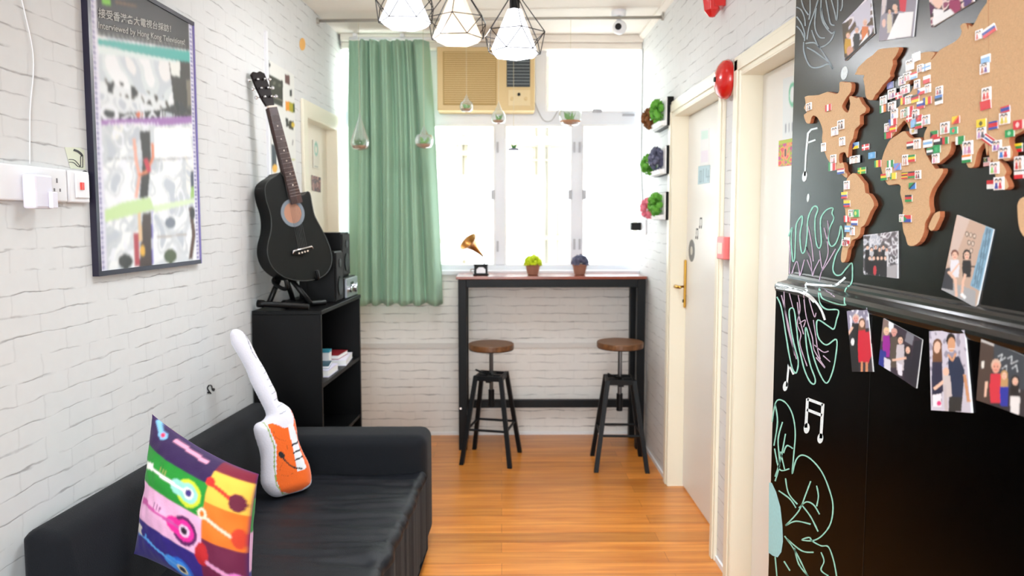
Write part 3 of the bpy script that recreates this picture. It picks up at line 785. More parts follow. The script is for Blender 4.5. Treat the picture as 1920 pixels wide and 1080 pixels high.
# papers and magazines on the middle shelf
rnd = random.Random(4)
def mag(name, label, y0, y1, o0, o1, z, h, rgb, grp, rot=0.0, cat='magazine'):
    c = LW((y0+y1)/2, z, (o0+o1)/2); a, b = (o1-o0)/2, (y1-y0)/2
    mb = MB().box(-a, a, -b, b, 0, h*.12, 1).box(-a+.002, a-.001, -b+.001, b-.001, h*.12, h*.88, 0).box(-a, a, -b, b, h*.88, h, 1)
    o = obj(name, mb, [M_CARD, mat('cover_%d_%d_%d' % rgb, rgb, .4)], None); o.location = c; o.rotation_euler = (0, 0, rot)
    return tag(o, label, cat, grp)
g = 'printed matter on the middle bookcase shelf'
mag('magazine', 'white booklet lying at the near end of the bookcase middle shelf', 3.165, 3.265, .10, .27, .685, .012, (236, 220, 190), g, .10)
mag('magazine', 'pale lilac stack of leaflets near the front of the bookcase shelf', 3.28, 3.44, .12, .285, .685, .034, (226, 222, 244), g, -.05)
mag('magazine', 'dark teal magazine lying on the pale leaflets in the bookcase', 3.29, 3.42, .13, .27, .7195, .014, (42, 84, 102), g, .12)
mag('magazine', 'white brochure pile at the far end of the bookcase shelf', 3.535, 3.745, .12, .285, .685, .030, (240, 236, 250), g, .06)
mag('magazine', 'dark red magazine lying on the white brochure pile', 3.55, 3.70, .13, .26, .7155, .022, (140, 30, 40), g, -.1)
mag('magazine', 'turquoise box of cards standing in the middle of the bookcase shelf', 3.458, 3.512, .09, .235, .685, .092, (60, 150, 170), g, .0)

# hi-fi: silver mini stereo with a black speaker on it, second speaker in front
def on_case(o, y): p = LW(y, ZC, o); return p
st = thing('mini_stereo', 'silver mini stereo at the far end of the bookcase top', 'stereo', LW(3.68, ZC, .2))
mb = MB(); lbox(mb, 3.57, 3.79, ZC, ZC+.105, .06, .285); obj('body', mb, M_BPLAS, st, bevel=.004)
mb = MB(); lbox(mb, 3.575, 3.785, ZC+.004, ZC+.101, .285, .297); obj('front_panel', mb, mat('brushed_silver', (190, 196, 204), .28, .8), st, bevel=.003)
for y, r_ in ((3.62, .016), (3.73, .024)):
    c = LW(y, ZC+.045, .297); obj('knob', MB().lathe([(r_, 0), (r_, .012), (r_*.8, .014)], c, 16, 0, (1, 0, 0)), M_CHROME, st, smooth=False)
mb = MB(); lbox(mb, 3.645, 3.70, ZC+.03, ZC+.08, .297, .2985); obj('display', mb, mat('display_dark', (40, 52, 60), .2), st)
def speaker(name_label, y0, y1, z0, z1, o0, o1):
    s = thing('loudspeaker', name_label, 'speaker', LW((y0+y1)/2, z0, (o0+o1)/2), 'black loudspeakers behind the acoustic guitar')
    mb = MB(); lbox(mb, y0, y1, z0, z1, o0, o1); obj('cabinet', mb, M_BLACK, s, bevel=.004)
    mb = MB(); lbox(mb, y0+.008, y1-.008, z0+.008, z1-.008, o1, o1+.008); gr = obj('grille', mb, M_SPK, s, bevel=.003)
    obj('tweeter', MB().lathe([(.020, 0), (.022, .003), (.008, .004)], LW((y0+y1)/2, z1-.06, o1+.008), 16, 0, (1, 0, 0)), M_BMET, s)
    obj('woofer', MB().lathe([(.044, 0), (.046, .003), (.02, .002)], LW((y0+y1)/2, z0+.075, o1+.008), 20, 0, (1, 0, 0)), M_BMET, s)
speaker('black loudspeaker standing on the silver mini stereo', 3.63, 3.78, ZC+.105, 1.348, .10, .255)
speaker('black loudspeaker standing directly on the bookcase behind the guitar', 3.43, 3.56, ZC, 1.262, .14, .278)

# ------------------------------------------------------------------ acoustic guitar
GB = Vector((-.900, 3.200, 1.143))
GL = Vector((-.165, -.085, .88)).normalized()
GN = Vector((.80, -.60, 0)); GN = (GN-GL*GN.dot(GL)).normalized()
GW = GL.cross(GN)
if GW.x < 0: GW = -GW
def gz(x, y): return (440+x/2.077, 100+y/2.077)
def guv(x, y):
    p = onp(*gz(x, y), GB, GN)-GB; return (p.dot(GW), p.dot(GL))
def gp(a, b, n=0.0): return GB+GW*a+GL*b+GN*n
guitar = thing('acoustic_guitar', 'matt black cutaway acoustic guitar on a stand on the bookcase', 'guitar', GB)
body = [(178, 462), (160, 478), (138, 492), (122, 510), (118, 535), (124, 575), (138, 620), (143, 660), (140, 700), (130, 740), (128, 780), (140, 820), (165, 852), (205, 876), (260, 886), (315, 880), (352, 862), (374, 830), (378, 785), (360, 728), (334, 675), (312, 632), (302, 590), (294, 548), (283, 538), (268, 550), (245, 552), (226, 545), (205, 500)]
BO = [guv(*p) for p in body]
B3 = bez([(a, b, 0) for a, b in BO]+[(BO[0][0], BO[0][1], 0)], 4)[:-1]
mb = MB().prism([gp(p.x, p.y, -.082) for p in B3], GN*.082, 0, 1)
gb = obj('body', mb, [M_GUIT, M_GUITS], guitar, bevel=.004, ang=50)
mb = MB().tube([gp(p.x, p.y, .0) for p in B3]+[gp(B3[0].x, B3[0].y, 0)], .0015, 6, caps=False)
obj('binding', mb, mat('dark_grey_binding', (62, 66, 64), .5), gb)
hc = guv(226, 622); ho = Vector(gp(hc[0], hc[1], .0))
obj('rosette', MB().lathe([(.046, .0002), (.062, .0002), (.062, .002), (.046, .002), (.046, .0002)], ho, 40, 0, GN), M_ROS, gb)
obj('soundhole', MB().lathe([(.0455, .0004), (.0455, .0010), (.0001, .0010)], ho, 36, 0, GN), M_HOLE, gb)
# neck, fretboard, head
n0 = guv(238, 585); n1 = guv(142, 212)
na = Vector((n0[0], n0[1], 0)); nb_ = Vector((n1[0], n1[1], 0)); nd = (nb_-na).normalized(); nt = Vector((nd.y, -nd.x, 0))
def npnt(t, s, h): q = na.lerp(nb_, t)+nt*s; return gp(q.x, q.y, h)
mb = MB().hexa([npnt(-.0, -.029, .001), npnt(-.0, .029, .001), npnt(-.0, .029, .013), npnt(-.0, -.029, .013), npnt(1, -.022, .001), npnt(1, .022, .001), npnt(1, .022, .013), npnt(1, -.022, .013)])
fb = obj('fretboard', mb, M_FRET, guitar)
for i in range(1, 19):
    t = 1-(1-2**(-i/12))*1.42
    if t > .01: wdt = .029+( .022-.029)*t; obj('fret', MB().tube([npnt(t, -wdt, .0135), npnt(t, wdt, .0135)], .0009, 5), M_CHROME, fb)
for i in (3, 5, 7, 9, 12, 15):
    t = 1-(1-2**(-(i-.5)/12))*1.42
    if t > .01: obj('fret_inlay', MB().lathe([(.0035, 0), (.0035, .0006)], npnt(t, 0, .013), 10, 0, GN), M_IVORY, fb)
mb = MB().hexa([npnt(.28, -.026, -.020), npnt(.28, .026, -.020), npnt(.28, .026, .0), npnt(.28, -.026, .0), npnt(1.0, -.021, -.018), npnt(1.0, .021, -.018), npnt(1.0, .021, .0), npnt(1.0, -.021, .0)])
obj('neck', mb, mat('dark_neck', (44, 26, 24), .4), guitar, bevel=.006)
mb = MB().hexa([npnt(1.0, -.022, .001), npnt(1.0, .022, .001), npnt(1.0, .022, .016), npnt(1.0, -.022, .016), npnt(1.018, -.022, .001), npnt(1.018, .022, .001), npnt(1.018, .022, .016), npnt(1.018, -.022, .016)])
obj('nut', mb, M_IVORY, guitar)
HD = (GL*.95-GN*.10-GW*.10).normalized(); h0_ = npnt(1.018, 0, 0)
def hp_(t, s, h=0): return h0_+HD*((t-1.02)*.32)+GW*s*.96+GN*h
h_ = [(1.02, -.022), (1.12, -.030), (1.30, -.036), (1.46, -.036), (1.50, -.018), (1.485, .0), (1.505, .018), (1.47, .037), (1.30, .036), (1.12, .030), (1.02, .022)]
mb = MB().prism([hp_(t, s, -.012) for t, s in h_], GN*.012)
hd = obj('headstock', mb, mat('dark_headstock', (24, 15, 14), .5, spec=.15), guitar, bevel=.002)
for i in range(3):
    for s_ in (-1, 1):
        t = 1.15+.12*i
        mb = MB().lathe([(.006, 0), (.004, .006), (.004, .014)], hp_(t, s_*.018, 0), 10, 0, GN)
        mb.tube([hp_(t, s_*.034, -.006), hp_(t, s_*.050, -.006)], .0025, 8); mb.sphere(hp_(t, s_*.054, -.006), .008, 10, 0, (1, .7, 1))
        obj('tuning_peg', mb, M_CHROME, hd, smooth=True)
# bridge and strings
b0 = guv(214, 768); b1 = guv(306, 768); bm_ = ((b0[0]+b1[0])/2, (b0[1]+b1[1])/2)
br = [(-.058, -.004), (-.040, -.014), (-.020, -.014), (0, -.026), (.020, -.014), (.040, -.014), (.058, -.004), (.056, .010), (.030, .008), (-.030, .008), (-.056, .010)]
mb = MB().prism([gp(bm_[0]+a, bm_[1]+b, .0005) for a, b in br], GN*.009)
bo = obj('bridge', mb, M_BLACK, guitar, bevel=.001)
mb = MB().tube([gp(bm_[0]-.056, bm_[1]-.004, .008), gp(bm_[0]-.050, bm_[1]+.008, .010), gp(bm_[0]+.050, bm_[1]+.008, .010), gp(bm_[0]+.056, bm_[1]-.004, .008)], .0042, 8)
obj('saddle', mb, M_CHROME, bo, smooth=True)
for i in range(4): obj('bridge_pin', MB().sphere(gp(bm_[0]-.024+.016*i, bm_[1]-.008, .011), .0042, 8), M_IVORY, bo, smooth=True)
for i in range(6):
    s_ = -.018+.0072*i; p0 = gp(bm_[0]-.022+.0088*i, bm_[1]+.006, .013); obj('string', MB().tube([p0, npnt(1.01, s_, .0175)], .0006, 4), M_STEEL, guitar)
pg = [guv(*p) for p in ((262, 655), (272, 668), (270, 700), (262, 710), (255, 690), (254, 665))]

# ------------------------------------------------------------------ guitar stand
gs = thing('guitar_stand', 'black tubular stand holding the acoustic guitar on the bookcase', 'guitar stand', Vector((GB.x, GB.y, ZC)))
zc = ZC+.018
hub = gp(0, .055, -.105)
obj('upright', MB().tube([hub+Vector((0, .02, -.02)), gp(-.02, .30, -.105), gp(-.02, .42, -.100)], .012, 10), M_BPLAS, gs, smooth=True)
for s_ in (-1, 1):
    pts = [hub, gp(s_*.07, .02, -.095), gp(s_*.085, -.012, -.03), gp(s_*.085, -.014, .012), gp(s_*.085, .022, .018)]
    obj('cradle_arm', MB().tube(bez(pts, 5), .009, 8), M_BPLAS, gs, smooth=True)
feet = [(Vector((-1.070, 3.135, zc+.012)), Vector((-.845, 3.128, zc-.004))), (Vector((-.955, 3.16, zc)), Vector((-.815, 3.30, zc-.003))), (Vector((-.98, 3.22, zc)), Vector((-.95, 3.36, zc-.003)))]
for a, b in feet: obj('foot', MB().tube([a, a.lerp(b, .12), a.lerp(b, .14), b], [.017, .017, .013, .013], 10), M_BPLAS, gs, smooth=True)
obj('leg', MB().tube([hub, Vector((-1.03, 3.15, zc))], .012, 8), M_BPLAS, gs, smooth=True)
obj('leg', MB().tube([hub, Vector((-.86, 3.22, zc))], .012, 8), M_BPLAS, gs, smooth=True)
obj('leg', MB().tube([hub, Vector((-.96, 3.30, zc))], .012, 8), M_BPLAS, gs, smooth=True)

# ================================================================== LEFT WALL
NL = Vector((1, -KL, 0)).normalized()
# poster
def px4(pts, f): return [f(*p) for p in pts]
PO = thing('poster', 'tall framed press poster with black header on the left brick wall', 'poster', LW(2.36, 1.265, .01))
TL, BL_, BR_ = onl(168, 0, .012), onl(187, 508, .012), onl(374, 487, .012)
y0, y1 = BL_.y, BR_.y; z0 = 1.266; z1 = 2.105
def ppt(q):
    p = onl(q[0], q[1], .014); return ((p.y-y0)/(y1-y0), (p.z-z0)/(z1-z0))
cv = Canvas(150, 220, (226, 228, 230), ppt)
cv.blotch([(236, 238, 240), (214, 218, 222), (238, 240, 240), (196, 202, 206), (232, 232, 228)], (3, 5), 2)
# upper picture block
cv.poly([(183, 82), (362, 118), (362, 222), (187, 222)], (226, 230, 232))
cv.blotch([(238, 240, 242), (216, 224, 226), (200, 208, 214), (236, 236, 236)], (6, 9), 5, (.06, .64, .94, .82))
cv.poly([(316, 108), (362, 118), (362, 222), (330, 222)], (52, 46, 38)); cv.poly([(318, 112), (338, 115), (338, 145), (322, 140)], (236, 238, 232)); cv.poly([(350, 150), (358, 150), (360, 200), (352, 200)], (120, 110, 96))
cv.poly([(186, 200), (230, 212), (300, 206), (340, 190), (362, 222), (187, 226)], (46, 46, 46)); cv.ell(262, 215, 7, 5, (216, 110, 70))
cv.blotch([None, None, None, (88, 84, 78), (30, 30, 30)], (20, 26), 9, (.05, .61, .97, .66))
# lower picture block
cv.blotch([None, (232, 234, 240), None, (206, 210, 214), None, (190, 196, 204)], (9, 14), 21, (.06, .03, .94, .60))
cv.poly([(262, 246), (282, 245), (284, 300), (278, 370), (262, 372), (268, 300)], (54, 50, 48)); cv.line([(252, 262), (256, 300), (262, 330), (256, 370)], 6, (228, 170, 150)); cv.line([(286, 270), (288, 295), (276, 322), (262, 328)], 5, (220, 130, 90)); cv.line([(274, 300), (280, 320)], 8, (196, 52, 70))
cv.poly([(290, 240), (358, 238), (360, 292), (290, 296)], (242, 243, 244)); cv.line([(200, 298), (250, 296)], 2, (150, 150, 150)); cv.line([(290, 300), (360, 296)], 2, (150, 148, 146)); cv.poly([(358, 320), (366, 320), (366, 350), (358, 352)], (50, 60, 80))
cv.poly([(188, 398), (230, 380), (282, 370), (290, 392), (230, 408), (190, 418)], (196, 222, 160)); cv.poly([(358, 350), (367, 350), (367, 372), (358, 372)], (150, 190, 100)); cv.poly([(290, 385), (366, 372), (366, 380), (290, 398)], (216, 232, 196))
cv.poly([(268, 400), (284, 398), (286, 498), (262, 500)], (70, 56, 52)); cv.line([(256, 440), (258, 496)], 9, (176, 70, 80)); cv.ell(268, 470, 5, 10, (226, 176, 70)); cv.line([(262, 400), (264, 450)], 6, (222, 190, 150))
cv.ell(320, 418, 10, 11, (120, 128, 140)); cv.ell(320, 480, 12, 14, (84, 96, 70)); cv.line([(296, 444), (350, 440)], 4, (176, 170, 166)); cv.ell(236, 490, 14, 14, (60, 62, 60)); cv.line([(358, 390), (364, 440), (358, 484)], 7, (84, 54, 40)); cv.ell(362, 400, 5, 12, (30, 28, 30))
cv.line([(286, 398), (287, 495)], 2, (120, 110, 200))
# bands
cv.poly([(183, 72), (362, 97), (362, 117), (320, 112), (260, 103), (210, 88), (183, 84)], (64, 172, 162)); cv.poly([(200, 88), (300, 108), (330, 114), (330, 118), (186, 100), (186, 84)], (222, 234, 232))
cv.poly([(186, 225), (362, 218), (362, 231), (300, 236), (250, 230), (186, 236)], (160, 112, 178))
for k_ in range(16): cv.rect(205+k_*6, 230, 208+k_*6, 235, (228, 214, 236))
# header, margins and film perforation
cv.poly([(160, -60), (365, -60), (365, 96), (356, 95), (182, 66)], (38, 33, 30))
cv.line([(182, 62), (348, 86)], 1.2, (160, 158, 150))
cv.poly([(192, -4), (208, -2), (208, 10), (192, 7)], (120, 196, 30)); cv.line([(218, 4), (255, 11)], 3, (128, 96, 62))
for u0, u1 in ((0.0, .055), (.955, 1.0)):
    m_ = (cv.U >= u0) & (cv.U <= u1); cv.put(m_, (224, 222, 236))
    cv.blur(1); m2 = (cv.U >= (u0+u1)/2-.012) & (cv.U <= (u0+u1)/2+.012) & (np.mod(cv.V*60, 1) > .5); cv.put(m2, (120, 112, 168))
cv.blur(1)
print_card('print', [LW(y0, z1, .010), LW(y1, z1, .010), LW(y1, z0, .010), LW(y0, z0, .010)], cv, [M_POSTER], .003, NL, PO)
fr = MB(); t = .014
# frame with the top far corner cut on the slant, as in the photograph
lbox(fr, y0-t, y0, z0-t, z1+t, 0, .018); lbox(fr, y0, y1, z0-t, z0, 0, .018); lbox(fr, y1, y1+.006, z0-t, z1+t, 0, .018, 1); lbox(fr, y0-t, y1+.006, z1, z1+t, 0, .018)
obj('frame', fr, [mat('black_poster_frame', (24, 20, 44), .35), mat('violet_grey_edge', (120, 110, 168), .4)], PO)
def tq(a, b, c, d, off=.014): return [onl(*a, off), onl(*b, off), onl(*c, off), onl(*d, off)]
M_TXT = mat('poster_lettering', (190, 188, 182), .6)
text_on('lettering', '接受香港各大電視台採訪！', tq((184, 14), (320, 47), (320, 61), (184, 33)), M_TXT, PO, NL, bold=.012)
text_on('lettering', 'Interviewed by Hong Kong Televisions!', tq((184, 40), (346, 74), (346, 87), (184, 57)), M_TXT, PO, NL, bold=.008)

# small wall things
def plate(name, label, y, z, w_=.086, h=.086, d=.012, group=None):
    t_ = thing(name, label, 'socket', LW(y, z, 0), group)
    mb = MB(); lbox(mb, y-w_/2, y+w_/2, z-h/2, z+h/2, 0, d); obj('plate', mb, M_WPL, t_, bevel=.004); return t_
zs = 1.500
def yl(px): return onl(px, 345).y
s1 = plate('wall_socket', 'white wall socket at the left picture edge, furthest from the poster', yl(12), zs, .09)
s2 = plate('wall_socket', 'white wall socket behind the white plug adapter', yl(58), zs, .09)
s3 = plate('wall_socket', 'white wall socket with three pin holes beside the fused spur switch', yl(98), zs, .082)
for dy, dz, a in ((0, .012, .006), (-.011, -.012, .004), (.011, -.012, .004)):
    mb = MB(); y = yl(98)+dy; lbox(mb, y-.0025, y+.0025, zs+dz-a, zs+dz+a, .012, .0125); obj('pin_hole', mb, mat('hole_grey', (120, 118, 124), .6), s3)
s4 = plate('fused_switch', 'white fused switch with red indicator closest to the poster', yl(141), zs, .086); s4['category'] = 'switch'
y = yl(143); mb = MB(); lbox(mb, y-.026, y+.030, zs-.030, zs+.036, .012, .017); obj('rocker_surround', mb, M_WPL, s4, bevel=.002)
mb = MB(); yy = yl(141); lbox(mb, yy-.006, yy+.006, zs-.008, zs+.012, .017, .021); obj('red_indicator', mb, mat('indicator_red', (226, 60, 50), .3), s4)
ad = thing('plug_adapter', 'bulky lilac-white plug adapter pushed into the wall socket', 'adapter', LW(yl(55), zs-.02, .012))
mb = MB(); y = yl(55); lbox(mb, y-.045, y+.020, zs-.062, zs+.022, .0125, .045); obj('body', mb, M_BWPL, ad, bevel=.006)
mb = MB(); y = yl(60); lbox(mb, y-.010, y+.010, zs-.060, zs-.02, .045, .056); obj('plug', mb, M_BWPL, ad, bevel=.002)
# music note and clef stickers
def wall_sticker(name, label, strokes, blobs, m=M_MUS, bgp=None, cat='sticker', f=onl):
    mb = MB()
    if bgp: mb.prism([f(*p, .0008) for p in bgp], NL*.0004, 1)
    for pts, wd in strokes:
        P = bez([(a, b, 0) for a, b in pts], 4)
        for i in range(len(P)-1):
            d = (P[i+1]-P[i]); 
            if d.length < 1e-6: continue
            d.normalize(); n = Vector((-d.y, d.x, 0))*wd*.5
            mb.prism([f((P[i]+n).x, (P[i]+n).y, .0014), f((P[i+1]+n).x, (P[i+1]+n).y, .0014), f((P[i+1]-n).x, (P[i+1]-n).y, .0014), f((P[i]-n).x, (P[i]-n).y, .0014)], NL*.0006)
    for cx, cy, rx, ry in blobs:
        mb.prism([f(cx+rx*math.cos(a), cy+ry*math.sin(a), .0014) for a in np.linspace(0, 2*PI, 14, endpoint=False)], NL*.0006)
    o = obj(name, mb, [m, mat('pale_green_paper', (218, 224, 204), .7)]); return tag(o, label, cat)
wall_sticker('music_note_sticker', 'black music note sticker above the sockets left of the poster', [([(138, 281), (146, 284), (152, 289), (154, 293)], 4), ([(151, 293), (151, 312)], 1.2), ([(155, 292), (155, 314)], 1.2), ([(129, 299), (139, 300), (147, 308), (150, 313)], 1.2), ([(129, 304), (138, 305), (146, 312), (155, 314)], 1.2)], [(141, 323.5, 4, 2.5), (158.5, 323, 4.5, 3.2)], bgp=[(121, 276), (150, 277), (158, 282), (160, 318), (132, 316)])
wall_sticker('music_note_sticker', 'tiny grey clef sticker low on the left wall above the sofa', [([(392, 722), (389, 728), (393, 735), (396, 738)], 2), ([(393, 722), (397, 724), (398, 731), (402, 733)], 1.6)], [(391, 736, 2.5, 2), (400, 730, 3, 2.4)])
wall_sticker('orange_wall_tag', 'small orange tag high on the left wall near the ceiling', [], [(567, 83, 5.5, 12)], mat('orange_paper', (238, 182, 104), .7), cat='tag')
mb = MB(); lbox(mb, 3.345, 3.362, 1.35, CEIL-.3, 0, .012); tag(obj('cable_conduit', mb, M_WPL), 'thin white cable conduit running down behind the guitar neck', 'conduit')
# faint cable above the sockets
P = bez([LW(1.80, 2.2, .004), LW(1.78, 2.0, .004), LW(1.82, 1.82, .004), LW(1.80, 1.68, .004), LW(1.79, 1.548, .004)], 6)
tag(obj('cable', MB().tube(P, .0014, 6), M_WPL, smooth=True), 'thin white cable dropping to the sockets at the left edge', 'cable')

# notice poster beside the guitar neck
cvf = None
ya, yb = onl(503, 120).y, onl(553, 300).y; za, zb = 1.43, 2.150
def npt(q):
    p = onl(q[0], q[1], .004); return ((p.y-ya)/(yb-ya), (p.z-za)/(zb-za))
cv = Canvas(70, 150, (226, 226, 222), npt)
cv.poly([(504, 140), (530, 152), (530, 202), (506, 190)], (56, 54, 46)); cv.line([(508, 180), (530, 190)], 2, (150, 146, 130)); cv.ell(514, 156, 3, 3, (100, 100, 88)); cv.ell(524, 160, 3, 3, (100, 100, 88))
cv.poly([(534, 139), (543, 142), (543, 160), (534, 156)], (96, 60, 58)); cv.poly([(543, 168), (547, 168), (547, 181), (543, 180)], (50, 50, 50))
cv.poly([(535, 189), (552, 194), (553, 212), (535, 207)], (170, 160, 30)); cv.poly([(535, 189), (542, 191), (542, 208), (535, 206)], (230, 150, 40)); cv.poly([(549, 194), (553, 195), (553, 212), (549, 211)], (60, 80, 30))
cv.poly([(535, 221), (540, 222), (541, 238), (536, 237)], (40, 38, 36)); cv.poly([(541, 226), (550, 227), (550, 244), (541, 242)], (54, 48, 30)); cv.ell(549, 234, 3, 5, (214, 184, 60))
cv.poly([(521, 245), (532, 248), (532, 285), (521, 270)], (70, 74, 84)); cv.ell(527, 253, 4, 6, (210, 180, 60)); cv.poly([(509, 270), (517, 274), (519, 320), (510, 315)], (48, 56, 66)); cv.ell(515, 316, 5, 8, (230, 176, 60))
cv.line([(534, 297), (553, 300)], 2, (196, 196, 140)); cv.line([(549, 262), (548, 272)], 2, (150, 150, 150))
for k_ in range(5): cv.line([(536, 318+k_*10), (552, 320+k_*10)], 1.2, (190, 190, 196))
cv.ell(505, 122, 2, 4, (60, 60, 60)); cv.blur(1)
nbd = print_card('notice_poster', [LW(ya, zb, .001), LW(yb, zb, .001), LW(yb, za, .001), LW(ya, za, .001)], cv, [M_POSTER], .004, NL)
tag(nbd, 'white notice poster with small dark photos behind the guitar neck', 'poster')
# things stuck on the left door leaf
def dl(px, py): return onl(px, py, -.048)
def door_card(name, label, q, cvs):
    o = print_card(name, [dl(*p) for p in q], cvs, [M_POSTER], .0015, NL); tag(o, label, 'sign'); return o
c = Canvas(24, 20, (120, 84, 84)); c.blotch([(150, 100, 96), (90, 70, 80), (176, 130, 120)], (4, 4), 3)
door_card('picture_tag', 'small reddish picture tag on the cream left door', [(584, 328), (601, 333), (601, 361), (585, 357)], c)
c = Canvas(24, 34, (232, 226, 212)); c.ell(.5, .7, .3, .25, (150, 196, 180)); c.ell(.5, .7, .18, .15, (232, 226, 212)); c.rect(.2, .05, .8, .12, (190, 190, 180)); c.line([(.5, .95), (.5, .8)], .1, (150, 196, 180))
door_card('door_notice', 'pale paper notice with green mark on the left door above the picture tag', [(586, 262), (598, 266), (598, 318), (587, 315)], c)

# ================================================================== RIGHT WALL
NR = Vector((-1, 0, 0))
# fire bell
bc_ = Vector((XR, 2.795, 1.952))
bell = thing('fire_alarm_bell', 'round red fire alarm bell on the wall between the two right doors', 'alarm bell', bc_)
obj('gong', MB().lathe([(.062, .012), (.074, .016), (.076, .024), (.070, .042), (.050, .058), (.024, .066), (.0, .067)], bc_, 36, 0, (-1, 0, 0)), M_RED, bell, smooth=True)
obj('back_plate', MB().lathe([(.060, 0), (.060, .012), (0, .012)], bc_, 28, 0, (-1, 0, 0)), M_TRIM, bell)
obj('centre_cap', MB().lathe([(.010, .064), (.010, .071), (0, .073)], bc_, 14, 0, (-1, 0, 0)), M_BPLAS, bell)
# red beacon
bp = Vector((XR, 2.93, 2.30))
bea = thing('warning_beacon', 'red faceted alarm beacon high on the right wall', 'alarm light', bp)
obj('lens', MB().lathe([(.012, -.075), (.032, -.050), (.038, -.01), (.036, .04)], bp+Vector((-.045, 0, 0)), 6, 0, (0, 0, 1)), M_RED, bea, bevel=.003)
obj('base', MB().box(XR-.045, XR, 2.93-.036, 2.93+.036, 2.26, 2.36), M_RED, bea, bevel=.004)
# call point
cpz = thing('fire_call_point', 'small faded red fire call point below the alarm bell', 'call point', (XR, 2.80, 1.30))
obj('housing', MB().box(XR-.032, XR, 2.757, 2.845, 1.257, 1.345), M_PINK, cpz, bevel=.004)
obj('window', MB().box(XR-.034, XR-.032, 2.775, 2.827, 1.278, 1.322), M_IVORY, cpz)
obj('side_label', MB().box(XR-.028, XR-.004, 2.845, 2.8465, 1.272, 1.325), M_DRED, cpz)

# wall planters
def planter(z, near, far, nearcol, farcol, label, seed):
    y0, y1 = 3.735, 4.05
    t_ = thing('wall_planter', label, 'planter', (XR, (y0+y1)/2, z-.08), 'framed planters on the right wall')
    fm_ = MB(); hh = .074; d = .034
    fm_.box(XR-d, XR, y0, y0+.014, z-hh, z+hh).box(XR-d, XR, y1-.014, y1, z-hh, z+hh).box(XR-d, XR, y0+.014, y1-.014, z-hh, z-hh+.014).box(XR-d, XR, y0+.014, y1-.014, z+hh-.014, z+hh).box(XR-.008, XR, y0+.014, y1-.014, z-hh+.014, z+hh-.014)
    obj('frame', fm_, M_BLACK, t_, bevel=.003)
    obj('mount', MB().box(XR-.040, XR-.034, y0+.002, y1-.002, z-hh+.002, z+hh-.004), M_WHITE, t_, bevel=.001)
    obj('trough', MB().prism([(XR-.040, y0+.02, z-hh+.028), (XR-.040, y0+.02, z-hh+.002), (XR-.058, y0+.02, z-hh+.004), (XR-.075, y0+.02, z-hh+.024)], (0, y1-y0-.04, 0)), M_WHITE, t_, bevel=.001)
    rr = random.Random(seed); random.seed(seed)
    for yy, m, hz, ext, dz in ((y0+.085, nearcol, .062, .066, .01), (y1-.085, farcol, .056, .082, -.008)):
        mb = MB()
        for k_ in range(26):
            a = rr.uniform(0, 2*PI); b = rr.uniform(-1, 1); q = math.sqrt(1-b*b)
            c_ = Vector((XR-.040-ext*.45+ext*.40*q*math.cos(a), yy+.048*q*math.sin(a), z+dz+b*hz*.78))
            mb.sphere(c_, rr.uniform(.013, .019), 8, 0, jit=.15, seed=k_)
        for k_ in range(130):
            a = rr.uniform(0, 2*PI); b = rr.uniform(-1, 1); q = math.sqrt(1-b*b)
            dd = Vector((q*math.cos(a)*ext*.5, q*math.sin(a)*.055, b*hz))
            mb.leaf(Vector((XR-.040-ext*.45, yy, z+dz))+dd*.85, dd, .016, .006)
        obj('foliage', mb, m, t_)
planter(1.975, None, None, M_GREEN, M_BROWN, 'top wall planter with bright green and russet foliage', 1)
planter(1.725, None, None, M_GREY, M_GREEN, 'middle wall planter with dusky blue and green foliage', 2)
planter(1.485, None, None, M_GREEN, M_PINKL, 'bottom wall planter with green foliage and pink flowers', 3)
# socket, plug and cable near the window
so = thing('wall_socket', 'white wall socket on the right wall under the lowest planter', 'socket', (XR, 4.30, 1.40))
p = onx(1207, 426, XR)
obj('plate', MB().box(XR-.012, XR, p.y-.10, p.y+.11, p.z-.045, p.z+.045), M_WPL, so, bevel=.003)
p2 = onx(1207, 426, XR)
tag(obj('plug_adapter', MB().box(XR-.075, XR-.012, p2.y+.02, p2.y+.085, p2.z-.02, p2.z+.03), M_BPLAS, bevel=.004), 'black plug adapter in the right wall socket beside the window', 'adapter')
p3 = onx(1199, 402, XR-.01)
tag(obj('switch_box', MB().box(XR-.03, XR, 4.40, 4.50, 1.43, 1.52), M_WPL, bevel=.004), 'white switch box on the right wall at the window edge', 'switch')
P = bez([(XR-.005, 4.56, CEIL-.09), (XR-.006, 4.555, 2.2), (XR-.005, 4.56, 1.8), (XR-.006, 4.50, 1.55), (XR-.006, 4.45, 1.52)], 6)
tag(obj('cable', MB().tube(P, .004, 6), mat('grey_cable', (176, 176, 178), .6), smooth=True), 'grey cable running down the right wall corner by the window', 'cable')
# stickers on the doors
def on_door(px, py, l=.0): return onx(px, py, XD-l)
def dcard(name, label, q, c, cat='sign'):
    o = print_card(name, [on_door(*p) for p in q], c, [M_POSTER], .0015, NR); tag(o, label, cat); return o
c = Canvas(30, 40, (176, 204, 212)); c.rect(.12, .1, .32, .75, (130, 160, 172)); c.rect(.18, .16, .26, .68, (176, 204, 212)); c.line([(.45, .8), (.45, .1)], .07, (130, 160, 172)); c.line([(.72, .8), (.72, .35), (.95, .35)], .07, (130, 160, 172)); c.line([(.88, .7), (.88, .1)], .07, (130, 160, 172)); c.line([(0, 0), (0, 1), (1, 1), (1, 0), (0, 0)], .05, (150, 178, 186)); c.blur(1)
dcard('door_number_sign', 'pale blue number sign on the further right door', [(1310, 312), (1332, 309), (1331, 343), (1309, 346)], c)
c = Canvas(24, 70, (234, 234, 234)); c.rect(.1, .72, .9, .95, (206, 230, 220)); c.rect(.1, .08, .9, .4, (230, 222, 232)); c.blur(1)
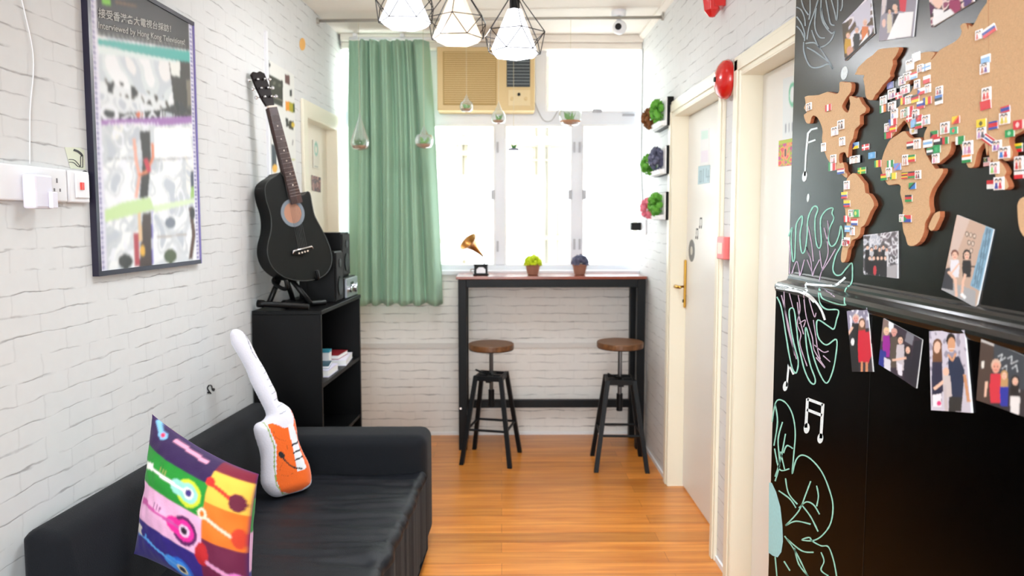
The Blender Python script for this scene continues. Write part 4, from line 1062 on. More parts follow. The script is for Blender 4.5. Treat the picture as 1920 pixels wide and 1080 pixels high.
dcard('door_notice', 'faint tall paper notice above the number sign on the further right door', [(1314, 243), (1330, 240), (1330, 308), (1313, 311)], c)
c = Canvas(36, 48, (232, 160, 130)); c.blotch([(226, 90, 110), (238, 190, 70), (236, 150, 120), (160, 190, 70), (206, 80, 150)], (5, 6), 7); c.ell(.5, .5, .13, .26, (240, 150, 130)); c.ell(.5, .5, .07, .16, (90, 70, 60)); c.rect(0, .86, 1, 1, (186, 204, 80))
dcard('flower_card', 'colourful patterned card on the nearer right door beside the blackboard', [(1461, 264), (1487, 259), (1487, 310), (1460, 312)], c, 'card')
c = Canvas(30, 50, (230, 236, 236)); c.ell(.75, .7, .3, .2, (110, 196, 160)); c.ell(.75, .7, .2, .13, (230, 236, 236)); c.rect(.2, .12, .3, .26, (150, 156, 166)); c.rect(.45, .12, .55, .26, (150, 156, 166)); c.rect(.7, .12, .8, .26, (150, 156, 166)); c.blur(1)
dcard('door_notice', 'white notice with green ring on the nearer right door', [(1469, 148), (1493, 140), (1493, 258), (1468, 263)], c)
# vinyl record sticker and notes on door_1
rc = onx(1297, 470, XD)
mb = MB().lathe([(.056, 0), (.056, .001), (.0, .001)], rc, 36, 0, (-1, 0, 0)); mb2 = MB().lathe([(.022, .001), (.022, .0016), (0, .0016)], rc, 28, 0, (-1, 0, 0))
rs = thing('record_sticker', 'round grey vinyl record sticker on the door above the brass handle', 'sticker', rc)
obj('disc', mb, mat('record_grey', (96, 98, 100), .4), rs); obj('disc_label', mb2, mat('record_label_grey', (206, 204, 196), .5), rs)
def notes(label, c0):
    cy_, cz_ = c0; mb = MB()
    for dy in (0, -.030): mb.lathe([(.008, 0), (.008, .001)], (XD, cy_+dy, cz_-.02), 12, 0, (-1, 0, 0)); mb.box(XD-.001, XD, cy_+dy-.008, cy_+dy-.005, cz_-.02, cz_+.022)
    mb.box(XD-.001, XD, cy_-.038, cy_-.005, cz_+.018, cz_+.026); tag(obj('music_note_sticker', mb, M_MUS), label, 'sticker')
a = onx(1305, 438, XD); notes('small note sticker just above the record sticker', (a.y, a.z))
a = onx(1312, 418, XD); notes('smallest note sticker, topmost of those over the record sticker', (a.y, a.z))

# ================================================================== TABLE AND STOOLS
tb = thing('bar_table', 'tall narrow bar table with walnut top and black metal frame under the window', 'table', (.30, 4.45, 0))
X0, X1, Y0, Y1, ZT = -.262, .876, 4.305, 4.585, 1.072
obj('table_top', MB().box(X0-.012, X1+.006, Y0-.012, Y1+.005, ZT-.018, ZT), M_TOP, tb, bevel=.003)
tk = .050
for x in (X0, X1-tk):
    for y in (Y0, Y1-tk): obj('leg', MB().box(x, x+tk, y, y+tk, 0, ZT-.018), M_BMET, tb, bevel=.003)
obj('apron', MB().box(X0+tk, X1-tk, Y0, Y0+.03, ZT-.068, ZT-.018), M_BMET, tb, bevel=.002)
obj('apron', MB().box(X0+tk, X1-tk, Y1-.03, Y1, ZT-.068, ZT-.018), M_BMET, tb, bevel=.002)
for x in (X0, X1-tk):
    obj('side_rail', MB().box(x+.01, x+tk-.01, Y0+tk, Y1-tk, ZT-.068, ZT-.018), M_BMET, tb)
    obj('side_rail', MB().box(x+.01, x+tk-.01, Y0+tk, Y1-tk, .235, .275), M_BMET, tb)
obj('foot_rail', MB().box(X0+tk, X1-tk, Y1-.042, Y1-.010, .200, .250), M_BMET, tb, bevel=.002)
obj('bolt', MB().lathe([(.007, 0), (.007, .004)], (X0+.012, Y0, .262), 10, 0, (0, -1, 0)), M_CHROME, tb)

def make_stool(label):
    s = thing('bar_stool', label, 'stool', (0, 0, 0), 'adjustable bar stools at the window table')
    zt = .690
    st_ = obj('seat', MB().lathe([(.128, -.034), (.133, -.030), (.133, -.004), (.130, 0), (0, 0)], (0, 0, zt), 44), [M_SEATW], s, local=True, smooth=False, bevel=.0015)
    obj('seat_plate', MB().lathe([(.10, -.040), (.13, -.036), (.13, -.033)], (0, 0, zt), 30), M_BMET, s, local=True)
    obj('screw', MB().lathe([(.012, 0), (.012, .31)], (0, 0, zt-.348), 14), M_STEEL, s, local=True)
    obj('sleeve', MB().lathe([(.018, 0), (.018, .10)], (0, 0, .315), 14), M_BMET, s, local=True)
    zt2 = .510
    tp = MB().box(-.075, .075, -.016, .016, zt2-.04, zt2-.004).box(-.016, .016, -.075, .075, zt2-.04, zt2-.004)
    tp.box(-.082, .082, -.082, -.066, zt2-.03, zt2).box(-.082, .082, .066, .082, zt2-.03, zt2).box(-.082, -.066, -.066, .066, zt2-.03, zt2).box(.066, .082, -.066, .066, zt2-.03, zt2)
    obj('top_frame', tp, M_BMET, s, local=True, bevel=.002)
    for sx in (-1, 1):
        for sy in (-1, 1):
            a, b = .074, .143; w_ = .0125
            mb = MB().hexa([(sx*b-w_, sy*b-w_, 0), (sx*b+w_, sy*b-w_, 0), (sx*b+w_, sy*b+w_, 0), (sx*b-w_, sy*b+w_, 0), (sx*a-w_, sy*a-w_, zt2), (sx*a+w_, sy*a-w_, zt2), (sx*a+w_, sy*a+w_, zt2), (sx*a-w_, sy*a+w_, zt2)])
            obj('leg', mb, M_BMET, s, local=True, bevel=.0015)
    q = .143-(.143-.074)*.20/.51
    for a in ((-q, -q, q, -q), (-q, q, q, q), (-q, -q, -q, q), (q, -q, q, q)):
        obj('stretcher', MB().tube([(a[0], a[1], .20), (a[2], a[3], .20)], .0075, 8), M_BMET, s, local=True)
    obj('lever', MB().tube([(.0, -.018, .512), (-.03, -.045, .52), (-.075, -.075, .545)], .006, 8), M_BMET, s, local=True, smooth=True)
    return s
s1_ = make_stool('round wooden bar stool at the left end of the bar table')
s1_.location = (-.060, 4.155, 0); s1_.rotation_euler = (0, 0, R(-13))
s2_ = dup(s1_, (.680, 4.045, 0), R(-3), 'round wooden bar stool at the right end of the bar table beside the wall')
for ch in s2_.children:     # this one is screwed up a little higher
    if ch.name.startswith(('seat', 'screw')): ch.location.z += .028

# ------------------------------------------------------------------ things on the table
# toy gramophone
p = ony(901, 503, 4.42); gx = p.x
gr = thing('toy_gramophone', 'miniature gramophone with a copper horn on the left of the bar table', 'gramophone', (gx, 4.42, ZT))
obj('base', MB().box(gx-.038, gx+.042, 4.38, 4.455, ZT, ZT+.008).box(gx-.032, gx+.036, 4.388, 4.448, ZT+.008, ZT+.050).box(gx-.036, gx+.040, 4.384, 4.452, ZT+.050, ZT+.056), M_BLACK, gr, bevel=.003)
obj('label_plate', MB().prism([(gx-.020, 4.3835, ZT+.012), (gx+.026, 4.3835, ZT+.012), (gx+.026, 4.3835, ZT+.030), (gx+.014, 4.3835, ZT+.042), (gx-.008, 4.3835, ZT+.042), (gx-.020, 4.3835, ZT+.030)], (0, .003, 0)), M_WPL, gr)
obj('tone_arm', MB().tube(bez([(gx+.018, 4.42, ZT+.054), (gx+.022, 4.42, ZT+.075), (gx+.010, 4.42, ZT+.085), (gx+.012, 4.42, ZT+.100)], 5), .004, 8), M_CHROME, gr, smooth=True)
hb = Vector((gx+.012, 4.42, ZT+.098)); ha = Vector((-.60, -.38, .62)).normalized()
mb = MB(); mb.open = True
mb.lathe([(.005, 0), (.009, .03), (.017, .065), (.030, .095), (.050, .115), (.052, .116), (.049, .1145), (.028, .092), (.015, .063), (.004, .002)], hb, 20, 0, ha)
obj('horn', mb, mat('copper', (196, 140, 78), .3, .85), gr, smooth=True)
obj('crank', MB().tube([(gx-.032, 4.415, ZT+.03), (gx-.050, 4.415, ZT+.03), (gx-.050, 4.415, ZT+.014)], .003, 6), M_CHROME, gr)
gr.scale = (1.2, 1.2, 1.2)
def pot(label, px, m, seed, hh):
    c = ony(px, 503, 4.42)
    t_ = thing('potted_plant', label, 'plant', (c.x, 4.42, ZT), 'small potted plants on the bar table')
    mb = MB(); mb.lathe([(.026, 0), (.030, .004), (.040, .050), (.043, .052), (.043, .060), (.039, .060), (.037, .052), (0, .050)], (c.x, 4.42, ZT), 20)
    obj('pot', mb, M_TERRA, t_, bevel=.001)
    rr = random.Random(seed); random.seed(seed); mb = MB()
    for k_ in range(60):
        a = rr.uniform(0, 2*PI); b = rr.uniform(0, 1); q = math.sqrt(1-b*b)
        mb.sphere((c.x+.042*q*math.cos(a), 4.42+.040*q*math.sin(a), ZT+.060+b*hh), rr.uniform(.008, .013), 7, jit=.2, seed=k_)
    for k_ in range(160):
        a = rr.uniform(0, 2*PI); b = rr.uniform(-.1, 1); q = math.sqrt(max(0, 1-b*b)); d = Vector((.046*q*math.cos(a), .044*q*math.sin(a), b*hh))
        mb.leaf(Vector((c.x, 4.42, ZT+.060))+d*.8, d, .018, .006)
    obj('foliage', mb, m, t_); t_.scale = (1.10, 1.10, 1.10)
pot('small clay pot of chartreuse leaves in the middle of the bar table', 999, M_LIME, 11, .044)
pot('small clay pot of dusky blue leaves on the bar table right of the yellow one', 1087, M_GREY, 12, .046)

# ================================================================== CURTAIN, POLES, AIR CONDITIONER
YR = 4.50
rail = thing('curtain_rail', 'white curtain rail fixed above the window at the left', 'curtain rail', (ony(720, 70, YR).x, YR, 2.52))
a, b = ony(655, 70, YR), ony(835, 70, YR)
obj('track', MB().tube([(a.x, YR, 2.525), (b.x, YR, 2.525)], .009, 10), M_WHITE, rail, smooth=True)
for t_ in (.06, .55): obj('bracket', MB().box(a.x+(b.x-a.x)*t_-.012, a.x+(b.x-a.x)*t_+.012, YR-.012, YE-.001, 2.535, 2.553), M_WHITE, rail)
def curtain():
    n, m = 300, 40; vs = []
    t0 = ony(655, 80, YR).x; t1 = ony(804, 80, YR).x; b0 = ony(654, 572, YR).x; b1 = ony(831, 572, YR).x; zt = 2.512; zb = ony(740, 571, YR).z
    for j in range(m+1):
        v = j/m; e = v**.8
        for i in range(n+1):
            u = i/n
            uu = u+.012*mn.noise(Vector((u*5, v*1.5, 2)))
            x = (t0+(t1-t0)*uu)*(1-e)+(b0+(b1-b0)*uu)*e
            ph = 2*PI*(u*6.3+.75*mn.noise(Vector((u*3.1, v*.5, 7))))
            amp = (.030+.022*mn.noise(Vector((u*4, 1, 1))))*(1 if v > .05 else .6+.4*v/.05)
            y = YR-.01+amp*math.sin(ph)+.010*math.sin(ph*2.3+v*2)+.008*mn.noise(Vector((u*14, v*3, 9)))
            z = zt+(zb-zt)*v+ (.006*math.sin(ph*1.0) if j == m else 0)
            vs.append((x, y, z))
    k = n+1
    o = obj('curtain', MB().add(vs, [(j*k+i, j*k+i+1, (j+1)*k+i+1, (j+1)*k+i) for j in range(m) for i in range(n)]), M_CURT, None, smooth=True)
    s = o.modifiers.new('solid', 'SOLIDIFY'); s.thickness = .002
    tag(o, 'sage green pleated curtain drawn to the left of the window', 'curtain')
curtain()
pa, pb = Vector((-1.04, 4.145, 2.533)), Vector((XR, 4.005, 2.522))
pole = thing('ceiling_pole', 'thin grey metal pole spanning the room under the ceiling', 'pole', pa)
obj('tube', MB().tube([pa, pb], .0085, 10), M_ROD, pole, smooth=True)
obj('end_cap', MB().tube([pa, pa+Vector((.012, 0, 0))], .017, 12), M_ROD, pole); obj('end_cap', MB().tube([pb-Vector((.012, 0, 0)), pb], .017, 12), M_ROD, pole)
def pole_y(x): return pa.y+(pb.y-pa.y)*(x-pa.x)/(pb.x-pa.x)

# terrariums
GRP = 'hanging glass terrariums in front of the window'
def terrarium(label, px, ptop, pbot, wpx, plant=M_DGREEN, globe=False, seed=0, fig=False):
    x = ony(px, 250, 4.08).x; y = pole_y(x); x = ony(px, 250, y).x
    zt, zb = ony(px, ptop, y).z, ony(px, pbot, y).z; r = wpx/2*y/F; h = zt-zb
    t_ = thing('hanging_terrarium', label, 'terrarium', (x, y, zb), GRP)
    zc_ = zb+r*.95
    if not fig:
        if globe: prof = [(.3*r, 0), (.75*r, .12*r), (r, .7*r), (r, 1.1*r), (.8*r, 1.6*r), (.35*r, 1.95*r), (.1*r, 2.05*r)]
        else: prof = [(.3*r, 0), (.75*r, .1*r), (.98*r, .5*r), (r, .9*r), (.86*r, 1.4*r), (.55*r, .58*h), (.26*r, .78*h), (.10*r, .93*h), (.06*r, h)]
        mb = MB(); mb.open = True
        n = 28; vs = []; 
        mb.lathe(prof, (x, y, zb), n)
        obj('glass', mb, M_TGLASS, t_, smooth=True)
        obj('soil', MB().lathe([(.28*r, .02*r), (.72*r, .14*r), (.92*r, .42*r), (0, .46*r)], (x, y, zb), 20), M_SOIL, t_)
        base = zb+.42*r; pr = r*.62
    else:
        obj('stand', MB().lathe([(r, 0), (r*.9, .006), (r*.25, .010), (0, .010)], (x, y, zb), 16), M_GREY, t_); base = zb+.008; pr = r*.6
    rr = random.Random(seed); random.seed(seed); mb = MB()
    for k_ in range(16):
        a = rr.uniform(0, 2*PI); q = rr.uniform(.0, .7); mb.leaf((x+pr*q*math.cos(a)*.6, y+pr*q*math.sin(a)*.6, base), (math.cos(a)*.5, math.sin(a)*.5, 1), pr*rr.uniform(1.1, 1.7), pr*.22)
    for k_ in range(8):
        a = rr.uniform(0, 2*PI); q = rr.uniform(0, .5); mb.sphere((x+pr*q*math.cos(a), y+pr*q*math.sin(a), base+pr*.3), pr*.32, 8, jit=.15, seed=k_)
    obj('succulent', mb, plant, t_)
    top = 2.533+(2.522-2.533)*(x-pa.x)/(pb.x-pa.x)-.008
    obj('string', MB().tube([(x, y, zt-.002 if not fig else base+.02), (x, y, top)], .0011, 5), M_STRING, t_)
    if fig: obj('figure', MB().tube(bez([(x-.006, y, base), (x-.012, y, base+.03), (x-.002, y, base+.05)], 4), .0022, 6), M_DGREEN, t_)
terrarium('teardrop glass terrarium hanging lowest at the left before the green curtain', 675, 212, 281, 34, seed=1)
terrarium('teardrop glass terrarium hanging at the right edge of the green curtain', 795, 236, 278, 34, M_GREEN, seed=2)
terrarium('small glass terrarium hanging in front of the air conditioner grille', 875, 176, 210, 25, M_GREEN, seed=3)
terrarium('glass terrarium hanging below the air conditioner controls', 935, 190, 232, 27, M_GREEN, seed=4)
terrarium('tiny dark plant ornament on a plate hanging before the middle pane', 963, 236, 281, 20, M_DGREEN, seed=5, fig=True)
terrarium('widest round glass terrarium hanging near the upper right pane', 1069, 196, 236, 42, M_GREEN, True, seed=6)

# air conditioner
YA = 4.50
a = ony(820, 207, YA); b = ony(1003, 88, YA)
ac = thing('window_air_conditioner', 'aged beige window air conditioner set in the upper window', 'air conditioner', ((a.x+b.x)/2, YA, a.z))
def arect(x0, y0, x1, y1, ya, yb):
    p = ony(x0, y1, YA); q = ony(x1, y0, YA); return MB().box(p.x, q.x, ya, yb, p.z, q.z)
obj('casing', arect(820, 88, 1003, 207, YA, YE+.35), M_AC, ac, bevel=.006)
obj('grille', arect(831, 97, 931, 197, YA-.006, YA), M_ACG, ac, bevel=.002)
fl = MB()
for k_ in range(24):
    y_ = 99+k_*4.05; p = ony(833, y_+1, YA); q = ony(929, y_, YA); fl.box(p.x, q.x, YA-.009, YA-.006, p.z, q.z)
obj('louvre', fl, M_AC, ac)
vt = obj('vent', arect(950, 106, 994, 163, YA-.004, YA), M_ACV, ac)
vm = MB()
for k_ in range(9):
    y_ = 109+k_*6; p = ony(951, y_+1.4, YA); q = ony(993, y_, YA); vm.box(p.x, q.x, YA-.012, YA-.004, p.z, q.z)
obj('vent_slat', vm, mat('vent_slat_grey', (120, 130, 132), .5), vt)
cpn = obj('control_panel', arect(953, 169, 994, 198, YA-.004, YA), mat('control_panel_cream', (226, 204, 156), .4), ac, bevel=.001)
kp = ony(973, 177, YA-.004); obj('knob', MB().lathe([(.010, 0), (.009, .012)], kp, 14, 0, (0, -1, 0)), M_BPLAS, cpn)
for xx in (960, 986):
    kp = ony(xx, 185, YA-.004); obj('knob', MB().lathe([(.012, 0), (.011, .008)], kp, 14, 0, (0, -1, 0)), M_AC, cpn)
P = bez([ony(1003, 192, YE-.004), ony(1010, 210, YE-.006), ony(1020, 226, YE-.006), ony(1034, 226, YE-.006), ony(1046, 208, YE-.004), ony(1052, 203, YE)], 6)
tag(obj('cable', MB().tube(P, .004, 6), mat('grey_cable', (176, 176, 178), .6), smooth=True), 'grey cable looping from the air conditioner along the window frame', 'cable')

# security camera
sp = onz(1160, 20, CEIL)
sc = thing('security_camera', 'small white security camera under the ceiling near the window', 'camera', (sp.x, sp.y, CEIL))
y_ = sp.y; x_ = sp.x
obj('mount', MB().lathe([(.040, 0), (.042, -.012), (.040, -.036), (.012, -.038), (.012, -.055)], (x_, y_, CEIL), 24), M_WPL, sc)
cb = Vector((x_+.004, y_-.01, CEIL-.094))
obj('housing', MB().sphere(cb, .040, 20, 0, (1, 1, 1)), M_WPL, sc, smooth=True)
obj('lens', MB().lathe([(.018, .030), (.018, .042), (0, .043)], cb, 18, 0, (-.35, -1, -.12)), M_BPLAS, sc)

# ================================================================== PENDANT LAMPS
def pendant(label, px, pbot, wpx, warm, y, rot, tall=1.0):
    c = ony(px, pbot, y); s = y/F; rw = wpx/2*s; zb = c.z; x = c.x
    t_ = thing('pendant_lamp', label, 'pendant lamp', (x, y, CEIL), 'wire cage pendant lamps')
    n = 6
    hs = rw*1.75*tall
    mb = MB(); mb.open = True
    mb.lathe([(rw*.82, 0), (rw, .16*rw), (rw*.30, hs), (rw*.26, hs)], (x, y, zb), n, 0, None, rot)
    sh = obj('shade', mb, M_SHADEW if warm else M_SHADE, t_)
    so_ = sh.modifiers.new('solid', 'SOLIDIFY'); so_.thickness = .0015
    obj('socket', MB().lathe([(.022, 0), (.022, .075), (.008, .09)], (x, y, zb+hs-.01), 14), M_BPLAS, t_)
    bz = zb+hs*.42
    obj('bulb', MB().sphere((x, y, bz), .030, 16, 0, (1, 1, 1.15)), M_BULBW if warm else M_BULB, t_, smooth=True)
    # cage
    cg = MB(); R1 = rw*1.22; zr = zb+hs*.48; top = (x, y, zb+hs+.085)
    ring = [(x+R1*math.cos(2*PI*k/n+rot+.3), y+R1*math.sin(2*PI*k/n+rot+.3), zr) for k in range(n)]
    low = [(x+rw*1.03*math.cos(2*PI*(k+.5)/n+rot+.3), y+rw*1.03*math.sin(2*PI*(k+.5)/n+rot+.3), zb+.12*rw) for k in range(n)]
    for k in range(n):
        k2 = (k+1) % n
        for a_, b_ in ((ring[k], ring[k2]), (ring[k], top), (ring[k], low[k]), (ring[k2], low[k]), (low[k], low[k2])): cg.tube([a_, b_], .0022, 5)
    obj('cage', cg, M_WIRE, t_)
    obj('cord', MB().tube([(x, y, zb+hs+.07), (x, y, CEIL-.02)], .0032, 6), M_BPLAS, t_)
    obj('ceiling_rose', MB().lathe([(.045, 0), (.045, -.012), (.012, -.024)], (x, y, CEIL), 20), M_BPLAS, t_)
    d = bpy.data.lights.new('bulb_light', 'POINT'); d.energy = 2.2 if warm else 3.6; d.color = (1, .93, .84) if warm else (.95, .98, 1); d.shadow_soft_size = .035
    o = bpy.data.objects.new('bulb_light', d); COL.objects.link(o); o.location = (x, y, zb-.02)
pendant('left white pendant lamp in a black wire cage', 760, 49, 94, False, 3.15, .25, 1.0)
pendant('middle pendant lamp with warm yellowish shade in a wire cage', 858, 79, 92, True, 3.30, .12, 1.0)
pendant('right and lowest bright white pendant lamp in a wire cage', 965, 105, 94, False, 3.10, .42, 1.0)

# ================================================================== BLACKBOARD WALL PANEL
XU, XL_, ZU, ZL = .850, .800, 1.249, 1.222
board = thing('blackboard', 'tall black chalkboard panel with a step covering the near right wall', 'blackboard', (.87, .8, 0))
YB0 = -.9
obj('upper_panel', MB().box(XU, XR-.0, YB0, 2.100, ZU, CEIL-.002), M_BOARD, board, bevel=.002)
obj('lower_panel', MB().box(XL_, XR-.0, YB0, 2.063, 0, ZL), M_BOARDL, board, bevel=.002)
prof = [(XU, ZU+.012), (XU-.003, ZU+.008), (XU-.009, ZU+.005), (XU-.014, ZU-.001), (XU-.015, ZU-.007), (XU-.018, ZU-.012), (XL_+.014, ZL+.010), (XL_+.006, ZL+.009), (XL_-.002, ZL+.001), (XL_-.003, ZL-.006), (XL_-.001, ZL-.013), (XL_+.001, ZL-.018)]
n = len(prof)
led = MB().prism([(x, YB0, z) for x, z in prof]+[(XR-.001, YB0, ZL-.018), (XR-.001, YB0, ZU+.012)], (0, 2.066-YB0, 0))
obj('ledge', led, mat('glossy_black_film', (8, 9, 10), .2, bump=.12, bscale=14, spec=.5), board)
sm = MB()
for px in (1628,): 
    y = onx(px, 800, XL_).y; sm.box(XL_-.0006, XL_, y-.0008, y+.0008, .02, ZL-.02)
obj('seam', sm, M_BPLAS, board)
def bpt(px, py, lift=0.0):
    """point of the stepped board surface seen at a pixel"""
    p = onx(px, py, XL_)
    if p.z < ZL-.018: return onx(px, py, XL_-lift)
    q = onx(px, py, XU)
    if q.z > ZU+.012: return onx(px, py, XU-lift)
    best = None
    for i in range(len(prof)-1):
        (xa, za), (xb, zb) = prof[i], prof[i+1]
        for t in (0, .25, .5, .75, 1):
            x = xa+(xb-xa)*t; z = za+(zb-za)*t; r = onx(px, py, x-lift); e = abs(r.z-z)
            if best is None or e < best[0]: best = (e, r)
    return best[1]
def chalk(name, lines, m, wd=2.2, smooth=True, lift=.0006, label=None):
    mb = MB(); rr = random.Random(len(lines))
    for pts in lines:
        P = bez([(a, b, 0) for a, b in pts], 5) if smooth and len(pts) > 2 else [Vector((a, b, 0)) for a, b in pts]
        L_ = []; Rr = []
        for i, p in enumerate(P):
            d = P[min(i+1, len(P)-1)]-P[max(i-1, 0)]
            if d.length < 1e-6: continue
            d.normalize(); w_ = wd*.5*(1+.35*mn.noise(Vector((p.x*.15, p.y*.15, 1))))
            nn = Vector((-d.y, d.x, 0))*w_
            L_.append(bpt((p+nn).x, (p+nn).y, lift)); Rr.append(bpt((p-nn).x, (p-nn).y, lift))
        k = len(mb.v); m_ = len(L_); mb.v += [tuple(a) for a in L_]+[tuple(a) for a in Rr]
        for i in range(m_-1): mb.f.append((k+i, k+i+1, k+m_+i+1, k+m_+i)); mb.m.append(0)
    o = obj(name, mb, m, board)
    if label: o['label'] = label
    return o
def blob(cx, cy, rx, ry, rot=0): return [(cx+rx*math.cos(a)*math.cos(rot)-ry*math.sin(a)*math.sin(rot), cy+rx*math.cos(a)*math.sin(rot)+ry*math.sin(a)*math.cos(rot)) for a in np.linspace(0, 2*PI, 18, endpoint=False)]
def fillp(mb, pts, lift=.0006):
    mb.add([bpt(a, b, lift) for a, b in pts], [tuple(range(len(pts)))])
def T3(l, ox, oy, s): return [[(ox+a/s, oy+b/s) for a, b in q] for q in l]
# leaf across the step
leaf = T3([[(145, 190), (165, 140), (160, 200), (165, 290), (170, 330), (180, 310), (185, 200), (190, 120), (220, 75), (222, 110), (210, 180), (215, 260), (225, 285), (240, 260), (250, 180), (255, 90), (280, 30), (300, 20), (310, 40), (295, 90), (295, 170), (305, 240), (320, 255), (330, 220), (325, 130), (330, 80), (360, 40), (395, 30), (390, 60), (400, 90), (375, 150), (370, 210), (385, 245), (410, 230), (430, 180), (440, 130), (450, 180), (440, 240), (410, 300), (395, 370), (410, 405), (440, 405), (470, 370), (500, 340), (505, 380), (500, 450), (465, 490), (460, 560), (465, 575), (420, 570), (360, 550), (330, 530), (320, 480), (315, 520), (325, 570), (360, 600), (425, 605), (415, 660), (400, 710), (370, 695), (310, 660), (305, 720), (320, 770), (360, 800), (415, 770), (410, 870), (390, 960), (360, 1015), (325, 970), (290, 880), (265, 780), (245, 705), (240, 730), (250, 830), (270, 920), (295, 990), (290, 1020), (265, 1005), (235, 940), (215, 860), (200, 790), (190, 700), (175, 600), (150, 605), (155, 680), (175, 790), (200, 890), (190, 955), (170, 940), (150, 860), (130, 740), (105, 590), (80, 530)]], 1430, 380, 3)
chalk('chalk_leaf_outline', leaf, M_CHALKG, 2.6)
veins = T3([[(120, 500), (125, 600), (150, 740), (190, 880)], [(150, 510), (170, 590)], [(200, 520), (210, 600), (195, 680), (215, 740), (210, 800), (250, 920)], [(230, 520), (245, 640), (280, 760), (290, 830), (350, 925)], [(260, 540), (290, 640), (300, 620)], [(290, 800), (340, 840), (370, 835)], [(150, 400), (155, 300), (150, 220)], [(160, 410), (190, 330), (205, 380), (210, 410), (235, 320)], [(245, 250), (270, 320), (280, 410), (290, 380), (320, 320)], [(255, 130), (275, 230), (285, 330)], [(345, 140), (365, 230), (365, 300), (330, 390), (318, 440)], [(365, 100), (370, 160), (360, 220)], [(410, 260), (370, 330), (330, 390)], [(320, 270), (330, 350), (335, 370)], [(245, 250), (262, 300)], [(250, 320), (275, 385)], [(105, 520), (130, 620), (160, 760), (180, 860)], [(205, 680), (240, 660), (230, 700)], [(285, 660), (300, 760), (310, 830), (325, 880)], [(350, 490), (380, 510), (405, 530)], [(300, 870), (350, 930)], [(340, 860), (380, 895)], [(195, 560), (205, 640), (230, 740)]], 1430, 380, 3)
chalk('chalk_leaf_veins', veins, M_CHALKP, 1.9)
chalk('chalk_leaf_midrib', T3([[(75, 458), (130, 472), (200, 492), (255, 515), (300, 560), (330, 605), (350, 660)], [(75, 478), (130, 488), (200, 500), (250, 522), (290, 560)], [(245, 458), (300, 462), (400, 466), (440, 442), (465, 420)], [(250, 500), (240, 470), (250, 450)]], 1430, 380, 3), M_CHALKW, 4.2)
# notes
def notes_mb():
    mb = MB(); out = []
    def fillp(mb, pts): m2 = MB(); globals()['fillp'](m2, pts); out.append(m2)
    fillp(mb, blob(1472.5, 724, 4.6, 9.5, .15)); fillp(mb, blob(1508.5, 331, 4.6, 10, .15)); fillp(mb, blob(1583, 137, 6.2, 13, .2)); fillp(mb, blob(1512.5, 803, 5.5, 10, .1)); fillp(mb, blob(1538, 822, 5.5, 9.5, .1)); fillp(mb, blob(1515, 371, 2.4, 8, .1))
    return out
for q_ in notes_mb(): obj('chalk_note_head', q_, M_CHALKW, board)
for q_ in ([[(1475, 725), (1479, 682), (1482, 690), (1488, 702)]], [[(1509, 330), (1511, 290), (1515, 250), (1521, 243), (1533, 240)], [(1514, 268), (1529, 262)]]): chalk('chalk_note_stem', q_, M_CHALKW, 3.6, smooth=False)
chalk('chalk_note_stem', [[(1511, 802), (1514, 747)], [(1514, 748), (1543, 759)], [(1543, 757), (1539, 822)], [(1513, 768), (1541, 779)]], M_CHALKW, 5.0, smooth=False)
# faint leaf, top left
chalk('chalk_faint_leaf', T3([[(250, 530), (250, 640), (290, 770), (350, 850), (450, 850), (560, 810), (610, 870), (600, 830), (540, 740), (470, 630), (400, 550), (340, 540), (270, 550)], [(160, 90), (220, 130), (260, 230), (270, 330)], [(160, 210), (220, 300), (260, 420), (260, 520)], [(160, 330), (215, 390), (255, 480)], [(220, 0), (250, 100), (310, 190)], [(330, 0), (330, 160), (315, 250)], [(430, 0), (380, 160), (320, 330), (290, 500)], [(470, 0), (470, 200), (520, 330), (600, 420), (640, 400), (600, 500), (530, 570), (450, 600), (430, 580)], [(530, 0), (560, 170), (590, 300), (640, 320)], [(600, 0), (640, 150), (665, 260), (680, 100), (680, 0)], [(740, 0), (735, 90), (715, 140)], [(410, 100), (390, 260), (400, 380), (450, 470), (520, 480)], [(350, 380), (380, 470), (420, 560)], [(470, 100), (500, 250), (570, 370)], [(290, 600), (400, 660), (560, 780)]], 1470, 0, 6.748), M_CHALKF, 2.6)
# flower, bottom left
fl_ = T3([[(50, 560), (60, 500), (75, 485), (100, 500), (120, 540), (128, 600), (122, 680), (118, 735), (130, 690), (150, 672), (180, 685), (215, 725), (240, 780), (255, 840), (248, 900), (222, 940), (190, 960), (150, 958), (175, 950), (185, 962), (215, 978), (240, 982), (258, 1030), (268, 1085)], [(95, 910), (140, 860), (165, 800), (180, 760)], [(95, 910), (130, 895), (180, 905)], [(140, 850), (165, 830), (190, 840), (210, 872)], [(150, 840), (180, 880), (205, 930)], [(72, 792), (110, 820), (130, 850)], [(95, 750), (105, 800), (135, 838)], [(60, 745), (80, 680), (95, 600)], [(60, 500), (68, 560), (56, 640)], [(58, 650), (75, 720), (108, 718)], [(88, 665), (100, 640), (120, 650)], [(200, 775), (206, 810), (200, 845)], [(92, 945), (130, 1000), (170, 1080)], [(100, 955), (150, 995), (190, 1000)], [(60, 1015), (66, 1080)], [(90, 1030), (110, 1062)], [(125, 985), (140, 1040), (175, 1085)], [(215, 1000), (225, 1030), (215, 1060), (240, 1080)], [(60, 760), (75, 700), (70, 620), (85, 560)], [(78, 660), (92, 720)]], 1420, 480, 1.8)
chalk('chalk_flower', fl_, M_CHALKG, 2.6)
mb = MB()
fillp(mb, [(1442, 905), (1447, 905), (1455, 922), (1463, 950), (1467, 985), (1468, 1015), (1465, 1035), (1458, 1045), (1449, 1042), (1441, 1036)])
obj('chalk_flower_centre', mb, M_CHALKB, board)

